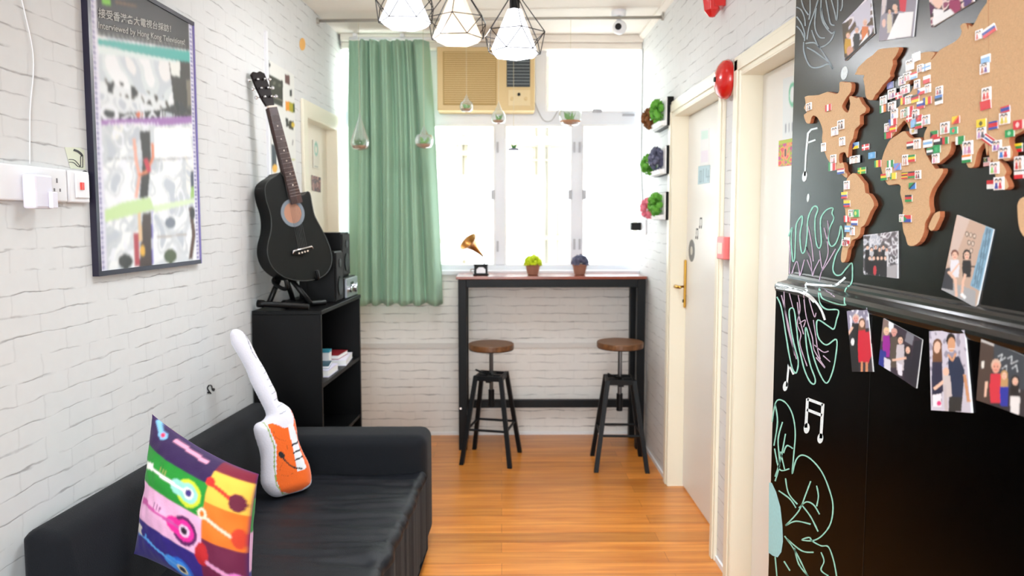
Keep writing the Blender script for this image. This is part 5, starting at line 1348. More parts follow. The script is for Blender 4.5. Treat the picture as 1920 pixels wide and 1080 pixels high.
# ------------------------------------------------------------------ cork map
def clip(poly, axis_x, keep_left):
    out = []
    for i in range(len(poly)):
        a, b = poly[i], poly[(i+1) % len(poly)]
        ia = (a[0] <= axis_x) == keep_left; ib = (b[0] <= axis_x) == keep_left
        if ia: out.append(a)
        if ia != ib:
            t = (axis_x-a[0])/(b[0]-a[0]); out.append((axis_x, a[1]+t*(b[1]-a[1])))
    return out
CK = 'cork continents of the wall map'
def cork(label, px, x=XU, th=.010):
    pts = []
    P = bez([(a, b, 0) for a, b in px]+[(px[0][0], px[0][1], 0)], 2)[:-1]
    mb = MB().prism([onx(p.x, p.y, x-th) for p in P], (th, 0, 0), 0, 1)
    me = me_of(mb, [M_CORK, M_CORKS]); me.name = 'cork_continent'
    o = bpy.data.objects.new('cork_continent', me); COL.objects.link(o)
    b = o.modifiers.new('bevel', 'BEVEL'); b.width = .0008; b.segments = 2; b.limit_method = 'ANGLE'; b.angle_limit = R(60)
    tag(o, label, 'map piece', CK)
def Z2(l): return [(1490+a/2.455, 60+b/2.455) for a, b in l]
cork('cork cut-out of North America at the left of the wall map', Z2([(45, 300), (60, 293), (110, 290), (150, 275), (190, 285), (205, 270), (205, 235), (215, 228), (235, 232), (250, 230), (262, 240), (258, 275), (240, 300), (222, 330), (218, 345), (228, 362), (245, 370), (255, 330), (250, 300), (262, 295), (285, 305), (295, 300), (310, 330), (328, 350), (322, 372), (300, 385), (300, 425), (285, 440), (275, 455), (268, 490), (255, 510), (248, 535), (246, 570), (240, 578), (232, 555), (215, 556), (205, 565), (203, 590), (208, 605), (220, 600), (228, 615), (230, 640), (242, 655), (238, 672), (215, 655), (200, 640), (180, 628), (165, 605), (150, 585), (140, 560), (130, 530), (125, 490), (128, 460), (122, 430), (105, 395), (85, 385), (75, 400), (70, 420), (55, 420), (45, 400), (42, 380), (55, 370), (42, 350), (50, 330)]))
cork('cork cut-out of Greenland, separate piece under the hanging photos', Z2([(275, 195), (285, 180), (290, 165), (305, 150), (330, 125), (360, 105), (385, 80), (420, 75), (470, 70), (480, 78), (465, 110), (450, 130), (452, 150), (438, 190), (440, 205), (420, 230), (405, 245), (385, 275), (370, 290), (358, 313), (335, 310), (325, 290), (322, 250), (315, 215), (320, 200), (300, 198)]))
cork('cork cut-out of South America above the black step', Z2([(245, 668), (265, 650), (285, 655), (305, 680), (320, 700), (325, 740), (340, 745), (360, 775), (365, 800), (350, 825), (335, 860), (320, 890), (305, 900), (300, 930), (285, 950), (262, 960), (255, 985), (245, 1000), (240, 1030), (232, 1055), (220, 1062), (212, 1050), (215, 1010), (225, 970), (235, 940), (240, 900), (235, 860), (232, 820), (225, 790), (222, 740), (230, 700)]))
cork('cork cut-out of Africa in the middle of the wall map', Z2([(510, 458), (520, 475), (540, 490), (575, 485), (590, 510), (600, 550), (620, 590), (640, 620), (650, 630), (680, 628), (680, 650), (655, 690), (635, 720), (620, 760), (620, 800), (625, 830), (610, 860), (600, 880), (595, 920), (575, 965), (545, 985), (520, 980), (510, 945), (500, 920), (495, 880), (495, 840), (500, 810), (492, 770), (485, 740), (488, 710), (470, 700), (440, 705), (425, 700), (410, 670), (400, 640), (395, 610), (400, 590), (410, 555), (425, 520), (440, 495), (470, 475), (495, 458)]))
cork('small cork cut-out of Madagascar beside Africa', Z2([(668, 825), (668, 850), (655, 880), (640, 910), (625, 915), (615, 895), (625, 870), (640, 840), (655, 828)]))
EU = [(1666, 252), (1662, 240), (1668, 228), (1680, 222), (1683, 214), (1677, 206), (1686, 199), (1692, 188), (1698, 180), (1702, 177), (1708, 172), (1713, 160), (1714, 152), (1708, 150), (1702, 158), (1697, 160), (1692, 152), (1700, 140), (1710, 128), (1716, 115), (1722, 103), (1732, 98), (1748, 97), (1753, 101), (1745, 112), (1750, 108), (1757, 99), (1765, 92), (1790, 78), (1800, 68), (1803, 58), (1800, 50), (1805, 44), (1812, 45), (1815, 56), (1816, 46), (1822, 50), (1830, 38), (1838, 22), (1850, 5), (1862, -8), (1885, -22), (1925, -30), (1985, -26), (2040, -46), (2100, -36), (2150, 10), (2130, 60), (2075, 75), (2070, 120), (2030, 130), (2000, 170), (1970, 175), (1955, 205), (1925, 240), (1905, 252), (1893, 258), (1893, 270), (1899, 285), (1895, 298), (1885, 302), (1877, 296), (1871, 291), (1873, 301), (1880, 308), (1887, 322), (1883, 330), (1887, 337), (1891, 350), (1884, 356), (1876, 353), (1868, 337), (1863, 318), (1860, 297), (1853, 282), (1846, 268), (1838, 276), (1832, 286), (1829, 300), (1825, 313), (1815, 314), (1810, 300), (1806, 290), (1802, 276), (1797, 268), (1784, 266), (1783, 276), (1778, 290), (1768, 299), (1757, 308), (1750, 303), (1745, 290), (1740, 280), (1734, 268), (1732, 256), (1735, 245), (1738, 238), (1728, 238), (1720, 236), (1712, 237), (1705, 241), (1701, 232), (1695, 226), (1690, 232), (1684, 238), (1676, 252), (1670, 258)]
cork('large cork cut-out of Europe and western Asia', clip(EU, 1852.7, True))
cork('large cork cut-out of eastern Asia at the right picture edge', clip(EU, 1853.3, False))
cork('cork cut-out of Australia cut off by the right picture edge', [(1907, 385), (1912, 373), (1925, 367), (1945, 360), (1960, 368), (1985, 350), (2010, 372), (2025, 420), (2005, 455), (1970, 452), (1945, 440), (1925, 448), (1912, 432), (1908, 408)])

# ------------------------------------------------------------------ flag stickers and couple stickers
FG = None
XS = XU-.0105
RD, WH, BLU, GRN, YL, BK, ORG, LB = (208, 30, 44), (240, 240, 240), (36, 66, 160), (20, 140, 70), (240, 208, 40), (26, 26, 28), (236, 130, 40), (130, 180, 226)
def sticker(name, label, px, py, cv, hw, hh, rot=0.0, x=XS, grp=None, th=.0035):
    c, s = math.cos(rot), math.sin(rot)
    sk = -.16          # perspective slant of a level edge at this height
    sk = (py-413)/max(1, (px-940))
    def q(a, b): 
        X = a*c-b*s; Y = a*s+b*c
        return onx(px+X, py+Y+X*sk, x)
    o = print_card(name, [q(-hw, -hh), q(hw, -hh), q(hw, hh), q(-hw, hh)], cv, [M_PAINT], th, NR)
    tag(o, label, 'sticker', grp); return o
def flag_canvas(kind, cols):
    cv = Canvas(19, 13, WH)
    if kind == 'h':
        n = len(cols)
        for i, c_ in enumerate(cols): cv.rect(-.1, 1-(i+1)/n-.001, 1.1, 1-i/n+.001, c_)
    elif kind == 'v':
        n = len(cols)
        for i, c_ in enumerate(cols): cv.rect(i/n-.001, -.1, (i+1)/n+.001, 1.1, c_)
    elif kind == 'f': cv.rect(-.1, -.1, 1.1, 1.1, cols[0]); cv.ell(.5, .5, .2, .27, cols[1]) if len(cols) > 1 else None
    elif kind == 'x': cv.rect(-.1, -.1, 1.1, 1.1, cols[0]); cv.rect(-.1, .38, 1.1, .62, cols[1]); cv.rect(.3, -.1, .48, 1.1, cols[1])
    elif kind == 'd': cv.rect(-.1, -.1, 1.1, 1.1, cols[0]); cv.poly([(0, 0), (1.1, 0), (1.1, 1.1)], cols[1]); cv.line([(0, 0), (1, 1)], .22, cols[2])
    elif kind == 'j': cv.rect(-.1, -.1, 1.1, .5, cols[1]); cv.rect(-.1, .5, 1.1, 1.1, cols[0]); cv.poly([(-.05, 0), (.45, .5), (-.05, 1)], cols[2])
    elif kind == 'm':
        for i in range(7): cv.rect(0, i/7, 1, (i+.5)/7, RD)
        cv.rect(0, .5, .5, 1, (30, 60, 60)); cv.ell(.25, .75, .15, .18, (200, 200, 120)); cv.ell(.3, .75, .12, .14, (30, 60, 60))
    return cv
FL = [
 ('Canadian', 1554, 202, 'v', [RD, WH, RD], 5, 6, 'on cork North America'), ('Mexican', 1561, 312, 'v', [GRN, WH, RD], 6, 8, 'at the foot of cork North America'),
 ('Costa Rican', 1577.5, 321, 'h', [RD, WH, BLU], 6, 5, 'on the cork isthmus of Central America'),
 ('Bahamian', 1605.5, 273, 'j', [LB, YL, BLU], 5, 6, 'on the black board right of North America'), ('Dominican', 1624, 276, 'x', [RD, WH], 6, 5.5, 'on the black board left of Africa, uppermost there'),
 ('light blue island', 1636, 291.5, 'f', [(90, 160, 214), LB], 6, 6, 'on the black board nearest to West Africa'), ('Jamaican', 1617, 320, 'x', [(60, 160, 60), YL], 7, 6, 'on the black board above South America'),
 ('Colombian', 1584, 366, 'h', [YL, YL, BLU, RD], 5, 6, 'on the west edge of cork South America'), ('Ecuadorian', 1589, 382, 'h', [YL, YL, BLU, RD], 5.5, 6, 'on cork South America below the first yellow flag'),
 ('Brazilian', 1606, 400, 'f', [(40, 160, 80), (200, 214, 100)], 5.5, 7, 'in the middle of cork South America'), ('Peruvian', 1589, 410.5, 'v', [RD, WH, RD], 5, 6, 'on the left of cork South America'),
 ('Paraguayan', 1603, 416.5, 'h', [RD, WH, BLU], 5.5, 6, 'on the lower part of cork South America'), ('Argentinian', 1592, 429, 'h', [LB, WH, LB], 6.5, 6, 'low on cork South America'), ('Chilean', 1589, 451, 'h', [WH, RD], 5, 6, 'near the southern tip of cork South America'),
 ('Norwegian', 1719, 107, 'f', [(236, 238, 242)], 7, 8, 'at the top of cork Scandinavia'), ('Finnish', 1738, 126, 'x', [WH, (110, 160, 214)], 7.5, 6.5, 'on cork Finland'),
 ('Swedish', 1714.5, 142, 'h', [RD, WH, LB], 6, 6, 'on the lower tip of cork Scandinavia'), ('Polish', 1739, 149, 'h', [WH, RD], 6, 7, 'on cork eastern Europe'), ('Icelandic', 1670.5, 160, 'f', [(120, 130, 190), (150, 150, 206)], 5.5, 6, 'alone on the board above western Europe'),
 ('Czech', 1729, 171, 'j', [WH, RD, BLU], 6.5, 6, 'on cork central Europe'), ('British', 1687, 179, 'x', [(200, 40, 70), WH], 6, 6, 'on the cork North Sea coast'),
 ('Estonian', 1761.5, 187, 'h', [(60, 120, 200), BK, WH], 6.5, 8.5, 'alone on western cork Russia'), ('German', 1717, 185, 'h', [BK, RD, YL], 7, 7, 'in the middle of cork Europe'), ('Belgian', 1693, 190, 'v', [BK, YL, RD], 6, 6.5, 'on cork western Europe'),
 ('Romanian', 1740, 189, 'v', [BLU, YL, RD], 7, 7, 'on cork Europe left of the black notch'), ('Irish', 1657, 203, 'v', [GRN, WH, ORG], 5.5, 8, 'on the board left of cork Europe'), ('Slovak', 1727.5, 197, 'h', [WH, BLU, RD], 6.5, 7, 'below the Romanian flag'),
 ('Italian', 1706, 208, 'v', [GRN, WH, RD], 7, 8, 'on cork Italy'), ('Swiss', 1706.5, 222, 'x', [RD, WH], 5, 6, 'below the Italian flag'), ('Turkish', 1724.6, 222, 'f', [RD, (226, 90, 90)], 5.5, 6, 'on cork Turkey'),
 ('Greek', 1715, 231, 'f', [LB, (150, 190, 230)], 5.5, 7.5, 'on cork Greece'), ('Bulgarian', 1723.6, 234.5, 'h', [WH, GRN, RD], 6, 6.5, 'below the Turkish flag'), ('Cypriot', 1714, 245.5, 'f', [WH, (220, 200, 120)], 6.5, 6, 'over the black Mediterranean gap'),
 ('French', 1675, 229, 'v', [BLU, WH, RD], 7, 6, 'on cork France'), ('Spanish', 1675, 242, 'h', [RD, YL, RD], 6, 6, 'on cork Spain'), ('Portuguese', 1666, 254, 'v', [GRN, RD, RD], 6, 6, 'at the southwest corner of cork Europe'),
 ('Egyptian', 1708, 272, 'h', [RD, WH, BK], 6, 6.5, 'on cork Egypt'), ('Israeli', 1741, 269, 'h', [WH, LB, WH], 8, 7, 'on the cork Levant'), ('Kuwaiti', 1753, 252, 'j', [GRN, RD, BK], 6.5, 6.5, 'above the Arabian peninsula'),
 ('Iraqi', 1758.6, 264, 'h', [RD, WH, BK], 6, 7, 'right of the Israeli flag'), ('Afghan', 1772, 264, 'v', [BK, RD, GRN], 7, 6.5, 'on cork Afghanistan'), ('Emirati', 1746, 284, 'h', [GRN, WH, BK], 6.5, 6.5, 'on the left of cork Arabia'), ('Saudi', 1757.6, 279.5, 'f', [(20, 150, 80), (60, 170, 110)], 6.5, 7.5, 'in the middle of cork Arabia'),
 ('Ethiopian', 1711, 297, 'h', [GRN, YL, RD], 6, 6.5, 'on the horn side of cork Africa'), ('Senegalese', 1647, 307, 'v', [GRN, YL, RD], 5.5, 6.5, 'on the west edge of cork Africa'), ('Nigerian', 1670.7, 307, 'v', [GRN, WH, GRN], 5.5, 6.5, 'on cork West Africa'),
 ('Congolese', 1684, 312.5, 'd', [(100, 140, 220), (100, 140, 220), (180, 120, 160)], 6, 6.5, 'in the middle of cork Africa'), ('Ghanaian', 1658.7, 332, 'h', [RD, YL, GRN], 5.5, 6, 'on the Gulf coast of cork Africa'), ('Cameroonian', 1676, 330, 'v', [GRN, YL, YL], 5, 6, 'right of the Ghanaian flag'),
 ('Ugandan', 1697.7, 329, 'h', [BK, YL, RD, BK, YL, RD], 5.5, 6, 'on cork East Africa, leftmost of the three in that row'), ('Kenyan', 1711, 327.5, 'h', [BK, RD, RD, GRN], 6.5, 6, 'on cork East Africa, middle of that row'), ('Tanzanian', 1712, 348.5, 'd', [GRN, (30, 110, 190), BK], 6, 6, 'below the Kenyan flag'),
 ('Malawian', 1705, 372, 'h', [BK, RD, GRN], 6, 6.5, 'alone on southern cork Africa'), ('South African', 1703, 410, 'j', [RD, BLU, GRN], 6.5, 6.5, 'at the bottom of cork Africa'),
 ('Russian', 1856, 58, 'h', [WH, BLU, RD], 12, 8, 'high on cork Siberia, tilted'), ('Mongolian', 1849.6, 111, 'h', [WH, LB, LB], 8, 8, 'above centre on cork Asia'), ('Chinese', 1849.6, 197, 'f', [RD], 9.5, 8.5, 'large red one on cork China'),
 ('Bhutanese', 1793.7, 225, 'd', [YL, RD, ORG], 6.5, 7, 'on cork Asia left of centre'), ('Bangladeshi', 1790, 245, 'f', [(60, 170, 120), (220, 70, 60)], 6.5, 6.5, 'below the Bhutanese flag'), ('Pakistani', 1801.5, 263, 'v', [WH, GRN, GRN], 7.5, 7.5, 'at the north of cork India'),
 ('Indian', 1814, 297.5, 'h', [ORG, WH, GRN], 8, 7.5, 'on the tip of cork India'), ('Bruneian', 1841.5, 231.5, 'f', [YL, (90, 80, 30)], 8.5, 8, 'yellow one on cork southern Asia'), ('Cambodian', 1864, 235, 'h', [BLU, RD, RD, BLU], 8, 7.5, 'right of the yellow flag'),
 ('Laotian', 1886.7, 205.5, 'h', [RD, BLU, BLU, RD], 8, 6.5, 'above the southeast Asian coast'), ('Hong Kong', 1910.5, 234, 'f', [RD, (250, 200, 200)], 8.5, 8.5, 'on the coast of cork Asia at the right edge'), ('Macanese', 1894.8, 250, 'f', [(20, 150, 80), (150, 214, 170)], 8, 7, 'green one on the cork south China coast'),
 ('Thai', 1855, 262, 'h', [RD, WH, BLU, WH, RD], 12, 6.5, 'tilted across the cork Indochina coast'), ('Malaysian', 1855, 303, 'm', [], 8.5, 8, 'on the board left of the cork Malay peninsula'), ('Singaporean', 1860.7, 346, 'h', [RD, WH], 8, 8, 'left of the southern tip of the cork peninsula'),
 ('Burmese', 1911, 277, 'h', [YL, GRN, RD], 7, 8, 'at the right picture edge below cork China'), ('white over red', 1912, 328, 'h', [WH, RD], 8, 7, 'at the right picture edge, lowest of that cluster')]
ROT = {'Russian': -.30, 'Thai': .72, 'Laotian': -.08, 'Chinese': -.06}
for nme, px, py, kind, cols, hw, hh, where in FL:
    onb = where.startswith('on the board') or where.startswith('on the black board') or where.startswith('over the black') or where.startswith('alone on the board') or 'right picture edge' in where and nme != 'Hong Kong' or nme == 'Singaporean'
    sticker('flag_sticker', 'small %s flag sticker %s' % (nme, where), px, py, flag_canvas(kind, cols), hw, hh, ROT.get(nme, 0), XU if onb else XS, 'flag stickers on the cork map', .0025)
# stickers of cartoon-like couples (plain little figures)
CP = [(1517.5, 200, 5, 7, (190, 160, 140), (90, 80, 80), 'on cork Alaska'), (1577.5, 234, 6, 9, (150, 120, 100), (90, 70, 70), 'on eastern cork Canada'), (1566, 246, 6, 8, (236, 226, 230), (200, 190, 200), 'on central cork North America'), (1580, 265, 5, 8, (220, 210, 214), (190, 180, 186), 'on the east coast of cork North America'),
 (1545, 276, 4, 8, (236, 236, 240), (210, 210, 216), 'on the west coast of cork North America'), (1563.5, 298, 5, 8, (226, 190, 200), (200, 120, 120), 'on cork Mexico'), (1603.5, 299, 9, 7, (220, 214, 214), (210, 200, 190), 'on the black board between the Americas and Africa'),
 (1588.5, 347, 5, 8, (226, 206, 212), (206, 170, 180), 'on northern cork South America'), (1597.5, 400, 5, 7, (90, 150, 90), (220, 220, 214), 'beside the Brazilian flag'), (1585, 455, 5, 6, (200, 80, 90), (150, 60, 80), 'beside the Chilean flag'), (1599, 433, 4, 8, (190, 200, 220), (226, 180, 180), 'beside the Argentinian flag'),
 (1707, 122, 7, 10, (230, 234, 240), (214, 220, 230), 'in front of cork Norway'), (1726.5, 128, 5, 7, (90, 80, 90), (190, 150, 160), 'left of the Finnish flag'), (1702, 144, 7, 8, (214, 90, 110), (226, 140, 150), 'left of the Swedish flag'), (1692.5, 151, 6, 8, (214, 160, 176), (120, 80, 140), 'on the cork North Sea coast above the rest'),
 (1720.7, 158, 5, 8, (214, 206, 214), (90, 90, 120), 'left of the Polish flag'), (1698, 168, 8, 8, (226, 160, 176), (214, 110, 130), 'in the pink cluster on cork Denmark'), (1741, 166, 5, 8, (180, 190, 210), (214, 206, 206), 'below the Polish flag'), (1673.5, 176, 7, 9, (200, 170, 190), (150, 100, 150), 'below the Icelandic flag'),
 (1762.5, 170, 6, 8, (180, 60, 70), (80, 70, 90), 'above the Estonian flag'), (1705, 187, 6, 8, (190, 190, 170), (214, 200, 200), 'left of the German flag'), (1657.5, 188, 6, 8, (170, 190, 180), (200, 190, 190), 'above the Irish flag'), (1673.5, 199, 7, 8, (90, 70, 80), (226, 206, 210), 'between the Irish and Belgian flags'),
 (1678, 213.5, 6, 9, (150, 160, 200), (226, 220, 226), 'on cork France above its flag'), (1696.4, 212.5, 6, 8, (214, 170, 150), (160, 190, 170), 'left of the Italian flag'), (1717.8, 214, 6, 9, (70, 60, 70), (200, 180, 190), 'right of the Italian flag'), (1737, 225, 7, 9, (214, 160, 180), (170, 190, 200), 'right of the Turkish flag'),
 (1665, 239, 5, 8, (214, 190, 200), (190, 90, 100), 'left of the Spanish flag'), (1720.7, 270, 6, 9, (224, 206, 196), (210, 196, 190), 'right of the Egyptian flag'), (1755.7, 297, 6, 9, (214, 150, 180), (226, 214, 220), 'on the tip of cork Arabia'), (1773, 240, 8, 11, (170, 190, 170), (200, 90, 90), 'above the Afghan flag'),
 (1698.5, 300, 5, 10, (206, 170, 150), (190, 130, 120), 'left of the Ethiopian flag'), (1667.7, 323, 5, 9, (190, 214, 190), (226, 214, 206), 'above the Ghanaian flag'), (1722.5, 327.5, 5, 8, (170, 60, 60), (90, 40, 50), 'right of the Kenyan flag'), (1692, 409, 4, 7, (120, 180, 120), (226, 190, 200), 'left of the South African flag'),
 (1837, 65, 6, 9, (206, 90, 80), (226, 226, 230), 'left of the Russian flag'), (1847.4, 128, 8, 10, (190, 120, 90), (110, 70, 150), 'below the Mongolian flag'), (1851, 176, 8, 12, (206, 60, 60), (226, 90, 80), 'above the Chinese flag'), (1816, 277, 9, 13, (206, 170, 200), (196, 120, 160), 'above the Indian flag'),
 (1841.5, 249, 8, 11, (180, 140, 190), (90, 80, 90), 'below the yellow flag'), (1885, 222, 9, 11, (206, 190, 60), (226, 206, 110), 'below the Laotian flag'), (1870.7, 273, 8, 10, (130, 90, 170), (200, 120, 190), 'at the end of the Thai flag'), (1884, 286, 10, 11, (50, 120, 200), (206, 50, 70), 'in blue and red on cork Indochina'),
 (1866, 315, 8, 11, (150, 206, 110), (226, 140, 160), 'below the Malaysian flag'), (1874.4, 344, 9, 12, (60, 70, 160), (206, 60, 80), 'right of the Singaporean flag'), (1912, 306, 8, 13, (206, 60, 60), (190, 140, 110), 'at the right picture edge between two flags')]
for px, py, hw, hh, a_, b_, where in CP:
    cv = Canvas(21, 25, (238, 236, 240))
    for cx, col in ((.3, a_), (.7, b_)):
        cv.poly([(cx-.17, .05), (cx+.17, .05), (cx+.13, .55), (cx-.13, .55)], col); cv.ell(cx, .72, .17, .17, (30, 26, 28)); cv.ell(cx, .66, .12, .12, (238, 206, 190)); cv.rect(cx-.1, 0, cx-.02, .1, (226, 190, 170)); cv.rect(cx+.02, 0, cx+.1, .1, (226, 190, 170))
    onb = 'black board' in where or 'picture edge' in where or 'Irish flag' in where or 'Icelandic' in where
    sticker('couple_sticker', 'sticker of two small figures '+where, px, py, cv, hw, hh, 0, XU-.003 if onb else XS, 'couple stickers on the cork map', .0025)

# ------------------------------------------------------------------ photo prints
PG = 'photo prints stuck on the blackboard'
SK, HB, HBR, BKC = (232, 190, 168), (34, 28, 30), (110, 74, 50), (24, 22, 26)
def fig(cv, x, yh, yb, w_, top, hair=HB, leg=None, skin=SK, hl=0):
    """head centre (x,yh) px, figure down to yb"""
    h = (yb-yh); r = w_*.34
    cv.poly([(x-w_*.42, yh+r*1.6), (x+w_*.42, yh+r*1.6), (x+w_*.5, yh+h*.55), (x+w_*.40, yb), (x-w_*.40, yb), (x-w_*.5, yh+h*.55)], top)
    if leg: cv.poly([(x-w_*.38, yh+h*.60), (x+w_*.38, yh+h*.60), (x+w_*.3, yb), (x-w_*.3, yb)], leg)
    if hl: cv.poly([(x-r*1.2, yh-r*.6), (x+r*1.2, yh-r*.6), (x+r*1.3, yh+hl), (x-r*1.3, yh+hl)], hair)
    cv.ell(x, yh-r*.35, r*1.15, r*1.35, hair); cv.ell(x, yh+r*.25, r*.85, r*1.25, skin)
    cv.ell(x-r*.35, yh, r*.14, r*.16, (50, 36, 34)); cv.ell(x+r*.35, yh, r*.14, r*.16, (50, 36, 34)); cv.line([(x-r*.35, yh+r*.8), (x+r*.35, yh+r*.8)], r*.2, (190, 90, 90))
def photo(label, q, x, bg_, fn, nx=64, ny=84, curl=.003):
    f = quad_tf(q)
    cv = Canvas(nx, ny, bg_, f); fn(cv); cv.blur(1)
    o = print_card('photo_print', [onx(*p, x) for p in q], cv, [M_PHOTO], .0012, NR, curl=curl); tag(o, label, 'photo', PG); return o
def p1(c):
    c.blotch([(90, 70, 50), (190, 186, 206), (226, 222, 230), (120, 100, 90)], (3, 4), 31)
    c.poly([(1581, 44), (1593, 40), (1592, 95), (1586, 110)], (74, 60, 44)); c.poly([(1600, 20), (1636, -5), (1634, 40), (1610, 60)], (200, 198, 214))
    fig(c, 1592, 66, 100, 12, (196, 150, 40), (120, 90, 40)); fig(c, 1608, 56, 92, 12, BKC, (150, 150, 170)); fig(c, 1624, 42, 80, 14, (214, 120, 60), (210, 200, 206)); c.poly([(1612, 86), (1628, 62), (1632, 72), (1616, 90)], (236, 238, 240)); c.ell(1596, 96, 6, 10, (200, 150, 130)); c.line([(1588, 112), (1640, 62)], 4, (26, 22, 24))
photo('photo print of seated people, leftmost along the top edge', [(1581, 44), (1634, -12), (1641, 63), (1587, 114)], XU, (170, 166, 176), p1)
def p2(c):
    c.poly([(1657, -12), (1668, -12), (1662, 25), (1656, 30)], (214, 204, 206)); c.poly([(1668, -12), (1700, -12), (1698, 20), (1664, 26)], (74, 70, 78))
    fig(c, 1672, 22, 62, 10, (210, 200, 180), (50, 40, 40)); fig(c, 1684, 20, 64, 12, (60, 50, 56), (40, 34, 34)); c.poly([(1690, 25), (1716, 22), (1712, 68), (1668, 74), (1678, 50)], (240, 242, 246)); c.poly([(1690, 0), (1704, -5), (1702, 22), (1692, 22)], (206, 50, 70)); c.ell(1682, 14, 5, 6, (226, 190, 170)); c.ell(1661, 44, 4, 8, (226, 190, 180))
photo('photo print of a group around a white table, second along the top edge', [(1657, -14), (1722, -14), (1714, 69), (1651, 77)], XU, (150, 146, 160), p2)
def p3_(c):
    c.blotch([(90, 40, 80), (60, 40, 50), (226, 200, 196), (140, 70, 100)], (6, 6), 41)
    fig(c, 1766, 4, 40, 24, (236, 236, 240), (60, 40, 40)); c.ell(1764, 2, 11, 13, (232, 196, 180)); fig(c, 1798, -14, 24, 22, (150, 40, 90), HB); c.poly([(1752, 36), (1790, 14), (1800, 24), (1755, 48)], (232, 234, 238)); fig(c, 1820, -16, 10, 14, (90, 60, 120))
photo('tilted photo print cut by the top picture edge right of the others', [(1743, -25), (1830, -62), (1828, 3), (1750, 51)], XU, (90, 60, 80), p3_)
def p4_(c):
    c.poly([(1621, 440), (1650, 436), (1650, 480), (1622, 480)], (180, 184, 196)); c.poly([(1650, 436), (1685, 433), (1685, 480), (1650, 478)], (120, 112, 120)); c.blotch([None, (214, 214, 220), None, (90, 86, 90)], (9, 9), 51)
    for i in range(6): fig(c, 1628+i*7, 464+(i % 2)*4, 512, 8, ((30, 28, 32), (190, 190, 196), (30, 28, 32), (60, 50, 50), (24, 24, 28), (206, 206, 210))[i], HB)
    for i in range(5): fig(c, 1632+i*7, 484, 520, 8, (26, 24, 30), HB)
    c.ell(1641, 507, 3, 9, (190, 50, 60)); c.poly([(1664, 500), (1685, 496), (1685, 522), (1664, 522)], (170, 166, 170))
photo('small landscape photo print of a large group under South America', [(1621, 441), (1685, 433), (1685, 522), (1622, 515)], XU, (80, 78, 84), p4_, 80, 70)
def p5_(c):
    c.poly([(1797, 403), (1865, 430), (1833, 577), (1769, 543)], (196, 168, 150)); c.poly([(1797, 403), (1820, 412), (1795, 480), (1780, 500)], (206, 186, 176))
    c.poly([(1850, 424), (1865, 430), (1840, 545), (1822, 536)], (130, 170, 196)); 
    for k_ in range(5): c.line([(1853+k_*2.5, 428+k_), (1827+k_*2.6, 536+k_)], .8, (40, 60, 80))
    for cx, cy_ in ((1815, 439), (1822, 441), (1829, 443), (1819, 455), (1826, 457), (1823, 470)): c.ell(cx, cy_, 3.2, 5, (60, 50, 46)); c.ell(cx, cy_, 2.0, 3.5, (224, 206, 190))
    c.poly([(1770, 525), (1833, 545), (1833, 577), (1769, 543)], (170, 168, 170)); c.poly([(1772, 505), (1790, 500), (1790, 545), (1769, 540)], (60, 60, 66))
    fig(c, 1793, 478, 520, 17, (224, 222, 230), (110, 60, 50)); fig(c, 1815, 478, 520, 18, (36, 32, 36), HB, hl=8); c.line([(1782, 510), (1794, 525), (1796, 555)], 5, SK); c.line([(1812, 515), (1808, 530), (1806, 556)], 5, SK); c.line([(1787, 512), (1800, 495)], 3, SK); c.line([(1808, 500), (1830, 500)], 3, (40, 30, 30)); c.line([(1806, 552), (1812, 558)], 6, WH)
photo('tall tilted photo print of two seated women, below cork Africa', [(1797, 403), (1865, 430), (1833, 577), (1769, 543)], XU, (196, 170, 150), p5_, 70, 110)
def p6_(c):
    c.poly([(1590, 583), (1628, 577), (1632, 615), (1592, 625)], (140, 136, 160)); c.blotch([None, None, (226, 224, 236)], (8, 10), 61, (0, .7, 1, 1))
    c.poly([(1593, 640), (1612, 625), (1613, 697), (1599, 697)], (28, 26, 30)); fig(c, 1606, 598, 690, 16, (28, 28, 32), (214, 190, 180), skin=(224, 160, 150)); fig(c, 1618, 606, 680, 16, (206, 24, 50), HBR, hl=14)
    c.poly([(1611, 625), (1634, 622), (1637, 668), (1631, 682), (1615, 676)], (206, 26, 54)); c.ell(1617, 608, 4, 6, SK); c.rect(1616, 678, 1620, 697, (206, 140, 100)); c.rect(1625, 680, 1630, 697, (206, 140, 100)); c.ell(1601, 642, 3, 7, (232, 232, 236)); c.line([(1592, 630), (1600, 615)], 4, SK)
photo('narrow photo print with a person in a red dress, leftmost of the lower row', [(1590, 583), (1628, 577), (1639, 697), (1601, 697)], XL_, (50, 44, 52), p6_)
def p7_(c):
    c.poly([(1658, 597), (1675, 606), (1668, 640), (1654, 640)], (130, 110, 104)); c.poly([(1668, 602), (1678, 608), (1676, 625), (1668, 622)], (226, 232, 240)); c.poly([(1702, 622), (1716, 629), (1712, 648), (1698, 640)], (120, 120, 132))
    fig(c, 1664, 622, 670, 14, (150, 30, 150), (224, 196, 150)); c.poly([(1652, 655), (1664, 660), (1662, 692), (1650, 684)], (40, 50, 140)); fig(c, 1678, 624, 690, 15, (84, 74, 66), (206, 160, 150), skin=(220, 160, 150)); c.poly([(1660, 670), (1672, 676), (1672, 697), (1660, 690)], (214, 212, 226))
    fig(c, 1690, 638, 695, 16, (196, 190, 198), HB); c.poly([(1684, 680), (1694, 685), (1694, 706), (1686, 702)], (226, 224, 236)); fig(c, 1704, 656, 715, 15, (30, 28, 44), HB, hl=12); c.line([(1676, 676), (1700, 672)], 4, SK); c.poly([(1716, 640), (1731, 637), (1720, 728), (1706, 716)], (26, 24, 40))
photo('slanted photo print of four people, second of the lower row', [(1658, 597), (1731, 637), (1720, 728), (1650, 683)], XL_, (52, 40, 56), p7_, 84, 76, .002)
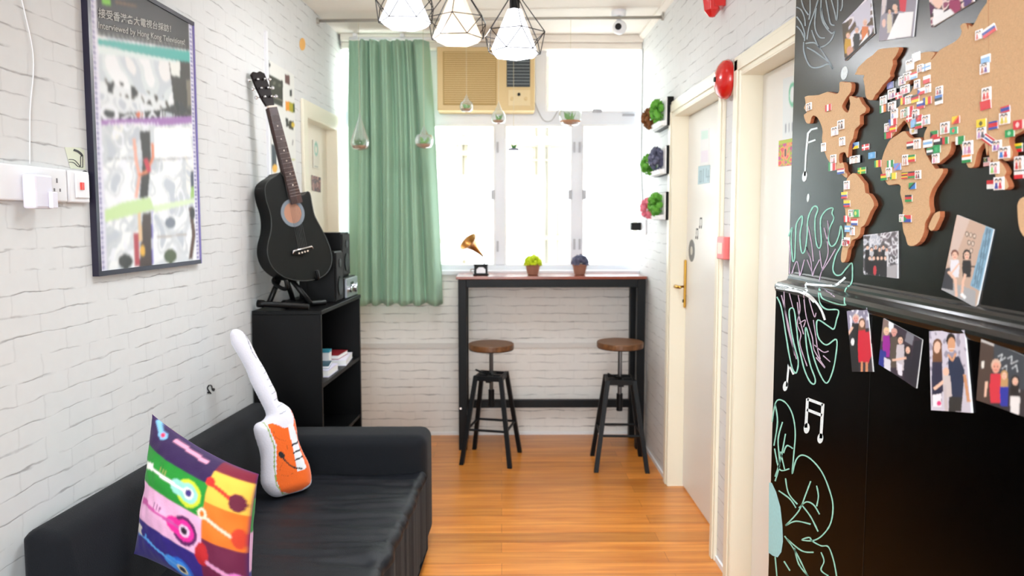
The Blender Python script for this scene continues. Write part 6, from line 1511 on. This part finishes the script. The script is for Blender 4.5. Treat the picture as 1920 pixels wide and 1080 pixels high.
def p8_(c):
    c.poly([(1745, 621), (1811, 619), (1816, 690), (1748, 700)], (202, 198, 214)); c.blotch([None, None, (150, 146, 166)], (9, 12), 71, (0, .5, 1, 1))
    fig(c, 1760, 645, 760, 20, (40, 40, 66), HBR, hl=30); c.poly([(1752, 690), (1768, 680), (1772, 730), (1756, 740)], (40, 40, 66)); c.line([(1756, 725), (1778, 706)], 6, SK); c.poly([(1752, 738), (1768, 735), (1768, 762), (1753, 762)], (236, 230, 240)); c.ell(1764, 755, 4, 5, (226, 70, 130))
    c.poly([(1780, 668), (1800, 664), (1812, 690), (1808, 745), (1782, 745)], (30, 44, 74)); c.poly([(1782, 742), (1808, 742), (1806, 772), (1782, 772)], (44, 42, 40)); c.line([(1812, 700), (1820, 750)], 6, (206, 150, 110)); c.ell(1785, 636, 9, 12, HB); c.ell(1786, 644, 7.5, 13, (214, 160, 124)); c.line([(1780, 662), (1788, 672), (1794, 660)], 4, (214, 160, 124))
    c.ell(1776, 693, 6, 8, SK); c.poly([(1770, 700), (1784, 700), (1788, 740), (1774, 745)], (206, 196, 196)); c.ell(1759, 650, 5.5, 9, SK); c.line([(1774, 720), (1778, 770)], 6, (196, 186, 190)); c.line([(1781, 651), (1792, 651)], 1.5, WH)
photo('upright photo print of a couple holding a baby, third of the lower row', [(1745, 621), (1811, 619), (1825, 774), (1750, 769)], XL_, (202, 198, 212), p8_, 80, 120)
def p9_(c):
    c.poly([(1842, 635), (1868, 646), (1860, 765), (1834, 750)], (74, 58, 50)); c.poly([(1842, 635), (1869, 646), (1869, 650), (1842, 640)], (190, 188, 186)); c.rect(1844, 675, 1849, 688, (226, 222, 214)); c.poly([(1868, 646), (1930, 668), (1930, 730), (1866, 720)], (60, 66, 74))
    for a in ([(1876, 668), (1884, 664), (1880, 676), (1890, 670)], [(1894, 672), (1902, 668), (1900, 682), (1912, 676)], [(1884, 690), (1892, 684), (1892, 694)], [(1902, 690), (1910, 684), (1912, 696)]): c.line(a, 1.6, (206, 214, 220))
    fig(c, 1872, 686, 756, 24, (206, 50, 66), (214, 180, 160), skin=(222, 160, 140)); fig(c, 1888, 702, 762, 16, (44, 52, 160), (190, 150, 100), hl=22); fig(c, 1908, 712, 780, 18, (226, 224, 226), HB, hl=30); c.line([(1854, 715), (1852, 742)], 5, SK)
photo('photo print of three people, cut off at the right picture edge', [(1842, 635), (1930, 670), (1930, 784), (1834, 750)], XL_, (50, 44, 48), p9_, 90, 80, .002)
